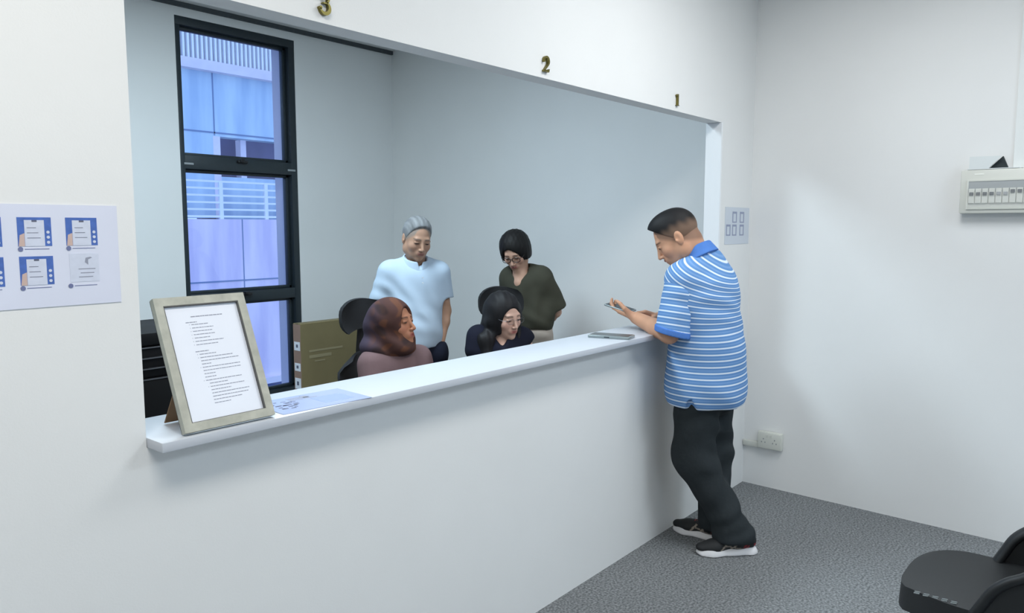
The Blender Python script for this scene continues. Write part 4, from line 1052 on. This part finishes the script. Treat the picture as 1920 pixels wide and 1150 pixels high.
# ---------------- seated woman in the patterned headscarf
ho = (2.342, 2.639, 0); hj = empty('person', ho, place(ho, 0))
tag(hj, 'seated woman in a brown patterned headscarf and mauve top, looking up', 'person')
HH = np.array((0.004, -0.005, 1.158)); HR = frame_of((0.87, -0.50), -9, 0); HS = 0.98
bx = lambda wx, wy: (wx*0.748+wy*-0.664, wx*0.664+wy*0.748)     # world-aligned offset to this figure's frame
def L_(wx, wy, z): a = bx(wx, wy); return (a[0], a[1], z)
J = dict(pelvis=L_(-0.02, 0.06, 0.56), chest=L_(-0.02, 0.06, 0.86), neck=(-0.030, 0.02, 1.035),
         shL=(0.125, 0.10, 0.985), shR=(-0.095, -0.065, 0.985), elL=(0.205, 0.10, 0.76), wrL=L_(0.10, -0.22, 0.72),
         elR=(-0.085, -0.150, 0.75), wrR=L_(-0.02, -0.26, 0.72), hipL=L_(0.09, 0.04, 0.54), hipR=L_(-0.11, 0.04, 0.54),
         knL=L_(0.12, -0.38, 0.50), anL=L_(0.12, -0.30, 0.10), toeL=L_(0.13, -0.48, 0.03), knR=L_(-0.13, -0.38, 0.50), anR=L_(-0.13, -0.28, 0.10), toeR=L_(-0.14, -0.46, 0.03))
s = Sculpt(); body_core(s, J, 0.85)
add_head(s, HH, HR, HS, neck=(-0.025, 0.01, 1.03), fem=True, nr=0.048)
add_hand(s, J['wrL'], L_(-0.5, -0.85, 0)[:2]+(-0.1,), (0, 0, -1), L_(-1, 0.3, 0), curl=(20, 25, 15), sc=0.88); add_hand(s, J['wrR'], L_(0.4, -0.9, 0)[:2]+(-0.1,), (0, 0, -1), L_(1, 0.3, 0), curl=(20, 25, 15), sc=0.88)
s.mesh('body', SKINM, hj, 0.012, fine=((HH, (0.12, 0.14, 0.15), 0.0034),), color=face_color(HH, HR, HS, (172, 118, 90), (140, 70, 66), (30, 22, 20)))
s = Sculpt(); T = lambda p: HH+HR@(np.array(p, float)*HS)
s.ell(T((0, -0.016, 0.020)), np.array((0.098, 0.112, 0.108))*HS, 0.01, '+', HR)
s.ell(T((0, -0.085, -0.020)), np.array((0.070, 0.065, 0.070)), 0.05, '+', HR)
s.ell(T((0, 0.012, -0.085)), np.array((0.078, 0.080, 0.050)), 0.05, '+', HR)
s.cap(T((0, -0.03, -0.08)), (-0.035, 0.0, 1.035), 0.070, 0.085, 0.05)
s.ell((-0.075, 0.005, 1.050), (0.075, 0.095, 0.045), 0.04)
s.ell((0.040, -0.055, 1.050), (0.060, 0.060, 0.032), 0.04)
s.ell(T((0, 0.110, -0.012)), np.array((0.058, 0.080, 0.086)), 0.008, '-', HR)
s.disp = folds([((0.8, 0.3, 1), 70, 0, 0.004, (-0.05, -0.05, 1.08), 0.10), ((0.2, 0.5, 1), 60, 1, 0.004, (0.03, -0.06, 1.06), 0.08), ((1, -0.2, 0.5), 50, 0, 0.003, (-0.05, -0.08, 1.2), 0.08)])
def scarf(P):
    x, y, z = P[:, 0]*1.0, P[:, 1], P[:, 2]
    n = np.sin(x*70+np.sin(z*50)*1.5)*np.sin(z*62+np.sin(y*45)*1.8); m = sstep(0.1, 0.6, n)
    g = sstep(-0.13, -0.02, x)
    A_ = lin((66, 58, 72)); B_ = lin((78, 54, 50)); C_ = lin((100, 66, 52)); D_ = lin((46, 38, 40))
    C = A_*(1-g)[:, None]+B_*g[:, None]
    C = C*(1-(m*g)[:, None])+C_*(m*g)[:, None]
    m2 = sstep(0.3, 0.8, np.sin(x*38+z*30+1)*np.sin(z*34-x*12)); C = C*(1-m2[:, None]*0.7)+D_*m2[:, None]*0.7
    return C
s.mesh('headscarf', CLOTHC, hj, 0.0045, color=scarf)
MAUVE = cloth('mauve_top', (116, 94, 96), 0.85, 0.10, 300)
s = Sculpt(); RT = frame_of((0.55, -0.83))
for z, c, a, b2, h in ((0.93, (0.015, 0.01), 0.148, 0.120, 0.12), (0.78, (0.010, 0.02), 0.150, 0.130, 0.16), (0.62, (-0.02, 0.03), 0.18, 0.145, 0.14)):
    s.ell((c[0], c[1], z), (a, b2, h), 0.07, '+', RT)
s.cap((-0.080, -0.05, 0.985), (0.115, 0.085, 0.98), 0.056, None, 0.06)
s.cap((-0.05, -0.02, 1.02), (0.02, 0.03, 1.02), 0.050, None, 0.05)
s.cap((-0.092, -0.065, 0.975), J['elR'], 0.064, 0.064, 0.04); s.cap(J['elR'], J['wrR'], 0.062, 0.040, 0.02)
s.cap((0.118, 0.095, 0.97), J['elL'], 0.062, 0.054, 0.04); s.cap(J['elL'], J['wrL'], 0.054, 0.036, 0.02)
s.disp = folds([((0.5, -0.5, 1), 55, 0, 0.005, (-0.1, -0.08, 0.9), 0.14), ((1, 0.3, -0.6), 60, 1, 0.005, (0.1, 0.0, 0.95), 0.12), ((0.7, 0, 1), 50, 2, 0.004, (0.0, -0.1, 0.86), 0.12)])
s.mesh('long_sleeved_top', MAUVE, hj, 0.007)
s = Sculpt(); DK = cloth('dark_skirt', (44, 38, 44), 0.9, 0.06)
s.ell(J['pelvis'], (0.19, 0.17, 0.10), 0.03)
for q in 'LR': s.cap(J['hip'+q], J['kn'+q], 0.085, 0.07, 0.03); s.cap(J['kn'+q], J['an'+q], 0.070, 0.062, 0.03)
s.cut((0, 0, 0.06), (0, 0, -1), 0.004); s.mesh('trousers', DK, hj, 0.010)
small_shoes(hj, J)

# ---------------- seated woman with long dark hair
do_ = (3.048, 2.571, 0); dk = empty('person', do_, place(do_, 0))
tag(dk, 'seated woman with long dark hair and glasses in a navy short-sleeved top', 'person')
DH = np.array((0.010, -0.045, 1.142)); DR = frame_of((0.62, -0.78), 12, -4); DS = 0.98
bx2 = lambda wx, wy: (wx*0.645+wy*-0.764, wx*0.764+wy*0.645)
def M_(wx, wy, z): a = bx2(wx, wy); return (a[0], a[1], z)
J = dict(pelvis=M_(-0.02, 0.08, 0.56), chest=M_(-0.02, 0.03, 0.84), neck=(-0.020, -0.010, 1.010),
         shL=(0.112, 0.02, 1.015), shR=(-0.125, -0.030, 1.030), elL=(0.150, -0.02, 0.80), wrL=M_(0.06, -0.28, 0.73),
         elR=(-0.148, -0.07, 0.84), wrR=M_(-0.08, -0.32, 0.74), hipL=M_(0.09, 0.05, 0.54), hipR=M_(-0.11, 0.05, 0.54),
         knL=M_(0.11, -0.36, 0.50), anL=M_(0.12, -0.28, 0.10), toeL=M_(0.13, -0.46, 0.03), knR=M_(-0.12, -0.36, 0.50), anR=M_(-0.12, -0.26, 0.10), toeR=M_(-0.13, -0.44, 0.03))
s = Sculpt(); body_core(s, J, 0.83)
add_head(s, DH, DR, DS, neck=(-0.015, -0.01, 1.01), fem=True, nr=0.046)
s.cap((-0.010, -0.03, 1.0), (0.0, -0.075, 0.95), 0.05, 0.045, 0.03)
add_hand(s, J['wrL'], M_(-0.4, -0.9, 0), (0, 0, -1), M_(-1, 0.3, 0), curl=(20, 25, 15), sc=0.88); add_hand(s, J['wrR'], M_(0.4, -0.9, 0), (0, 0, -1), M_(1, 0.3, 0), curl=(20, 25, 15), sc=0.88)
s.mesh('body', SKINM, dk, 0.012, fine=((DH, (0.12, 0.14, 0.15), 0.0034),), color=face_color(DH, DR, DS, (208, 170, 152), (184, 112, 106), (48, 38, 36)))
s = Sculpt(); T = lambda p: DH+DR@(np.array(p, float)*DS)
s.ell(T((0, -0.020, 0.034)), np.array((0.086, 0.104, 0.096))*DS, 0.01, '+', DR)
s.ell(T((-0.062, 0.005, -0.03)), np.array((0.030, 0.060, 0.09)), 0.03, '+', DR); s.ell(T((0.062, 0.0, -0.03)), np.array((0.030, 0.055, 0.09)), 0.03, '+', DR)
s.cap(T((0, -0.06, 0.0)), (-0.06, 0.02, 1.02), 0.075, 0.070, 0.04)
s.cap(T((-0.070, -0.01, -0.03)), (-0.085, -0.085, 1.02), 0.036, 0.040, 0.03); s.cap((-0.085, -0.085, 1.02), (-0.07, -0.125, 0.90), 0.040, 0.028, 0.03)
s.cap(T((0.072, -0.01, -0.03)), (0.070, -0.03, 1.03), 0.030, 0.030, 0.03); s.cap((0.070, -0.03, 1.03), (0.060, -0.09, 0.93), 0.030, 0.022, 0.03)
s.ell(T((0.006, 0.100, -0.030)), np.array((0.056, 0.085, 0.095)), 0.010, '-', DR)
s.cap((-0.010, -0.06, 1.03), (0.012, -0.13, 0.96), 0.040, 0.034, 0.01, '-')
s.disp = lambda P: 0.002*np.sin(P[:, 0]*170+P[:, 1]*60)*np.cos(P[:, 2]*12)
s.mesh('hair', HAIRM, dk, 0.0045, color=lambda P: np.tile(lin((20, 19, 22)), (len(P), 1)))
glasses(dk, T, DR, DS, mat('silver_spectacle_frame', (120, 122, 128), 0.3, metal=0.6), tk=0.0008, lw=0.021, lh=0.014)
NAV = cloth('navy_top', (28, 30, 44), 0.85, 0.10, 300)
s = Sculpt(); RT = frame_of((0.35, -0.94))
s.cap((-0.128, -0.03, 1.030), (-0.142, -0.045, 0.96), 0.056, 0.056, 0.04); s.cap((0.112, 0.02, 1.010), (0.140, 0.0, 0.92), 0.054, 0.056, 0.04)
s.cut((0, 0, 0.965), (0.35, 0, -1), 0.003)
for z, c, a, b2, h in ((0.95, (0.0, -0.01), 0.142, 0.112, 0.12), (0.78, (0.0, 0.02), 0.135, 0.120, 0.17), (0.62, (-0.04, 0.05), 0.165, 0.14, 0.13)):
    s.ell((c[0], c[1], z), (a, b2, h), 0.07, '+', RT)
s.cap((-0.118, -0.025, 1.030), (0.095, 0.015, 1.015), 0.046, None, 0.05)
s.cap((0.002, -0.13, 0.985), (-0.005, -0.06, 1.060), 0.008, 0.044, 0.008, '-')
s.disp = folds([((0.5, -0.5, 1), 55, 0, 0.004, (-0.1, -0.08, 0.93), 0.12), ((1, 0.3, -0.6), 60, 1, 0.004, (0.1, 0.0, 0.93), 0.12)])
s.mesh('short_sleeved_top', NAV, dk, 0.007)
s = Sculpt(); s.ell(J['pelvis'], (0.18, 0.16, 0.10), 0.03)
for q in 'LR': s.cap(J['hip'+q], J['kn'+q], 0.080, 0.065, 0.03); s.cap(J['kn'+q], J['an'+q], 0.065, 0.058, 0.03)
s.cut((0, 0, 0.06), (0, 0, -1), 0.004); s.mesh('trousers', NAVY, dk, 0.010)
small_shoes(dk, J)

# ---------------- flat cardboard box, desk with printer, plastic chair
cb = empty('cardboard_box', (2.795, 4.0, 0))
tag(cb, 'tall flat brown cardboard box standing behind the woman in the headscarf', 'box')
MB().box(0, 0.78, 0, 0.078, 0, 1.0, 0.003).build('carton', CARD, cb)
MB().box(-0.0012, 0.0, 0.002, 0.076, 0.003, 0.995).build('end_flap', CARDS, cb)
MB().box(-0.001, 0.78, 0.028, 0.050, 1.0, 1.0012).build('packing_tape', mat('packing_tape', (104, 92, 60), 0.35), cb)
for z, h in ((0.83, 0.055), (0.70, 0.05), (0.585, 0.07)):
    lb = MB().box(-0.0022, -0.0012, 0.008, 0.068, z, z+h).build('shipping_label', PAPER, cb)
    MB().box(-0.003, -0.0022, 0.028, 0.048, z+h*0.35, z+h*0.7).build('label_print', INKD, lb)
MB().box(0.06, 0.32, -0.0012, 0.0, 0.815, 0.828).box(0.06, 0.23, -0.0012, 0.0, 0.775, 0.795).box(0.10, 0.18, -0.0012, 0.0, 0.75, 0.758).build('printed_text_lines', CARDD, cb)

DESK = mat('grey_desk_laminate', (150, 150, 148), 0.5)
ds = empty('desk', (0.72, 2.35, 0)); tag(ds, 'grey desk behind the counter wall carrying the black printer', 'desk')
MB().box(0, 0.88, 0, 0.62, 0.70, 0.73, 0.003).build('desk_top', DESK, ds)
for x in (0.02, 0.83): MB().box(x, x+0.03, 0.03, 0.59, 0, 0.70).build('side_panel', DESK, ds)
MB().box(0.05, 0.83, 0.50, 0.52, 0.35, 0.70).build('modesty_panel', DESK, ds)
BLK2 = mat('matt_black_plastic', (13, 15, 18), 0.7, spec=0.2)
pn = empty('office_printer', (0.98, 2.55, 0.731)); tag(pn, 'black office printer at the left end behind the framed document', 'printer')
m_ = MB(); m_.box(0, 0.44, 0, 0.38, 0, 0.36, 0.012); m_.build('cabinet', BLK2, pn, smooth=True)
m_ = MB(); m_.box(0.01, 0.43, 0.01, 0.38, 0.36, 0.47, 0.01); m_.build('scanner_unit', BLK2, pn, smooth=True)
MB().box(0.005, 0.435, 0.0, 0.38, 0.47, 0.517, 0.012).build('scanner_lid', BLK2, pn, smooth=True)
gs_ = mat('printer_gap_line', (92, 96, 102), 0.4)
for z in (0.464, 0.428, 0.392, 0.356): MB().box(0.012, 0.428, -0.003, 0.012, z, z+0.003).build('seam_strip', gs_, pn)
for z in (0.03, 0.13): 
    tr_ = MB().box(0.02, 0.42, -0.008, 0.004, z, z+0.09, 0.003).build('paper_tray', BLACKP, pn, smooth=True)
    MB().box(0.15, 0.29, -0.012, -0.006, z+0.06, z+0.075, 0.002).build('tray_handle', PLASTG, tr_)

# plastic waiting chair: sitter faces the counter (+y), tub sides sweep up into the back
wc = empty('plastic_chair', (2.852, 0.35, 0)); tag(wc, 'dark charcoal plastic waiting chair on the grey carpet at lower right', 'chair')
SW, SDp = 0.243, 0.21
def seat_fn(u, v):
    x = (u-0.5)*2; y = (v-0.5)*2
    t = max(0.0, (y+0.1)/1.1)**2.6
    xx = x*(1-0.30*t); yy = y-0.16*abs(x)**3*max(0.0, y)
    return Vector((xx*SW, yy*SDp, 0.432-0.020*(1-x*x)*(1-0.4*y)+0.004*y-0.015*max(0, y)**4))
sc_ = MB(); sc_.grid_slab(seat_fn, 20, 24, lambda u, v: Vector((0, 0, -0.012)))
seat = sc_.build('seat', CHAIRP, wc, smooth=True)
ap = MB()
def rim(t):   # t along the rim from back-left round the front to back-right
    if t < 0.4: v = t/0.4; p = seat_fn(0, v)
    elif t < 0.6: p = seat_fn((t-0.4)/0.2, 1)
    else: v = 1-(t-0.6)/0.4; p = seat_fn(1, v)
    return p
N_ = 60
ap.grid_slab(lambda u, v: rim(u)+Vector((0, 0, -0.001-0.078*v))*1+Vector(((-0.004 if u < 0.5 else 0.004)*v, 0.004*v, 0)), N_, 3, lambda u, v: Vector((0.006 if u < 0.5 else -0.006, -0.003, 0)))
ap.build('seat_skirt', CHAIRP, wc, smooth=True)
gp = MB()
for i in range(2):
    for k in range(5): 
        y = 0.14-k*0.026; gp.tube([(-SW+0.018+0.012*i, y, 0.4315), (-SW+0.018+0.012*i+0.004, y-0.016, 0.4315)], 0.0022, n=6)
gp.build('grip_ridge', mat('ridge_highlight', (120, 128, 130), 0.4), wc)['label'] = 'row of ridges at the seat edge with highlights coloured in'  # pale colour stands in for highlights on the moulded plastic ridges
for x in (-1, 1):
    pts = [(x*(SW-0.005), -0.030, 0.42), (x*(SW+0.002), -0.052, 0.465), (x*(SW+0.004), -0.076, 0.512), (x*(SW+0.004), -0.112, 0.550), (x*(SW+0.003), -0.16, 0.582), (x*(SW-0.002), -0.21, 0.635), (x*(SW-0.03), -0.27, 0.70)]
    fine_ = []
    for i in range(len(pts)-1):
        for k in range(4):
            t = k/4; p0, p1, p2, p3 = [Vector(pts[max(0, min(len(pts)-1, i+j))]) for j in (-1, 0, 1, 2)]
            fine_.append(0.5*((2*p1)+(p2-p0)*t+(2*p0-5*p1+4*p2-p3)*t*t+(3*p1-p0-3*p2+p3)*t**3))
    fine_.append(Vector(pts[-1]))
    am = MB().tube(fine_, 0.021, n=14, flat=(1.15, 0.75)).build('arm', CHAIRP, wc, smooth=True)
    poly = [(p.y, p.z) for p in fine_[:-4]]; poly += [(-0.215, 0.425)]
    wg = MB(); xa = x*(SW-0.006); va = [wg.bm.verts.new((xa, y_, z_)) for y_, z_ in poly]; vb = [wg.bm.verts.new((xa+x*0.008, y_, z_)) for y_, z_ in poly]
    wg.bm.faces.new(va); wg.bm.faces.new(vb[::-1])
    for i in range(len(poly)): wg.bm.faces.new((va[i], vb[i], vb[(i+1) % len(poly)], va[(i+1) % len(poly)]))
    wg.build('side_wing', CHAIRP, wc)
bk = MB()
def bkf(u, v):
    x = (u-0.5)*2; w_ = SW*(1.0-0.12*v**3)
    return Vector((x*w_, -0.205-0.10*v-0.035*(1-x*x)+0.012, 0.44+0.40*v-0.03*x*x*(v**2)))
bk.grid_slab(bkf, 16, 16, lambda u, v: Vector((0, -0.010, 0)))
bk.build('backrest', CHAIRP, wc, smooth=True)
for x in (-1, 1):
    for y in (-1, 1):
        lg = MB(); lg.tube([(x*(SW-(0.075 if y > 0 else 0.035)), y*0.125, 0.418), (x*(SW-(0.06 if y > 0 else 0.01)), y*0.15, 0.2), (x*(SW-(0.05 if y > 0 else -0.01)), y*0.19, 0.0)], [0.024, 0.019, 0.015], n=10); lg.build('leg', CHAIRP, wc, smooth=True)
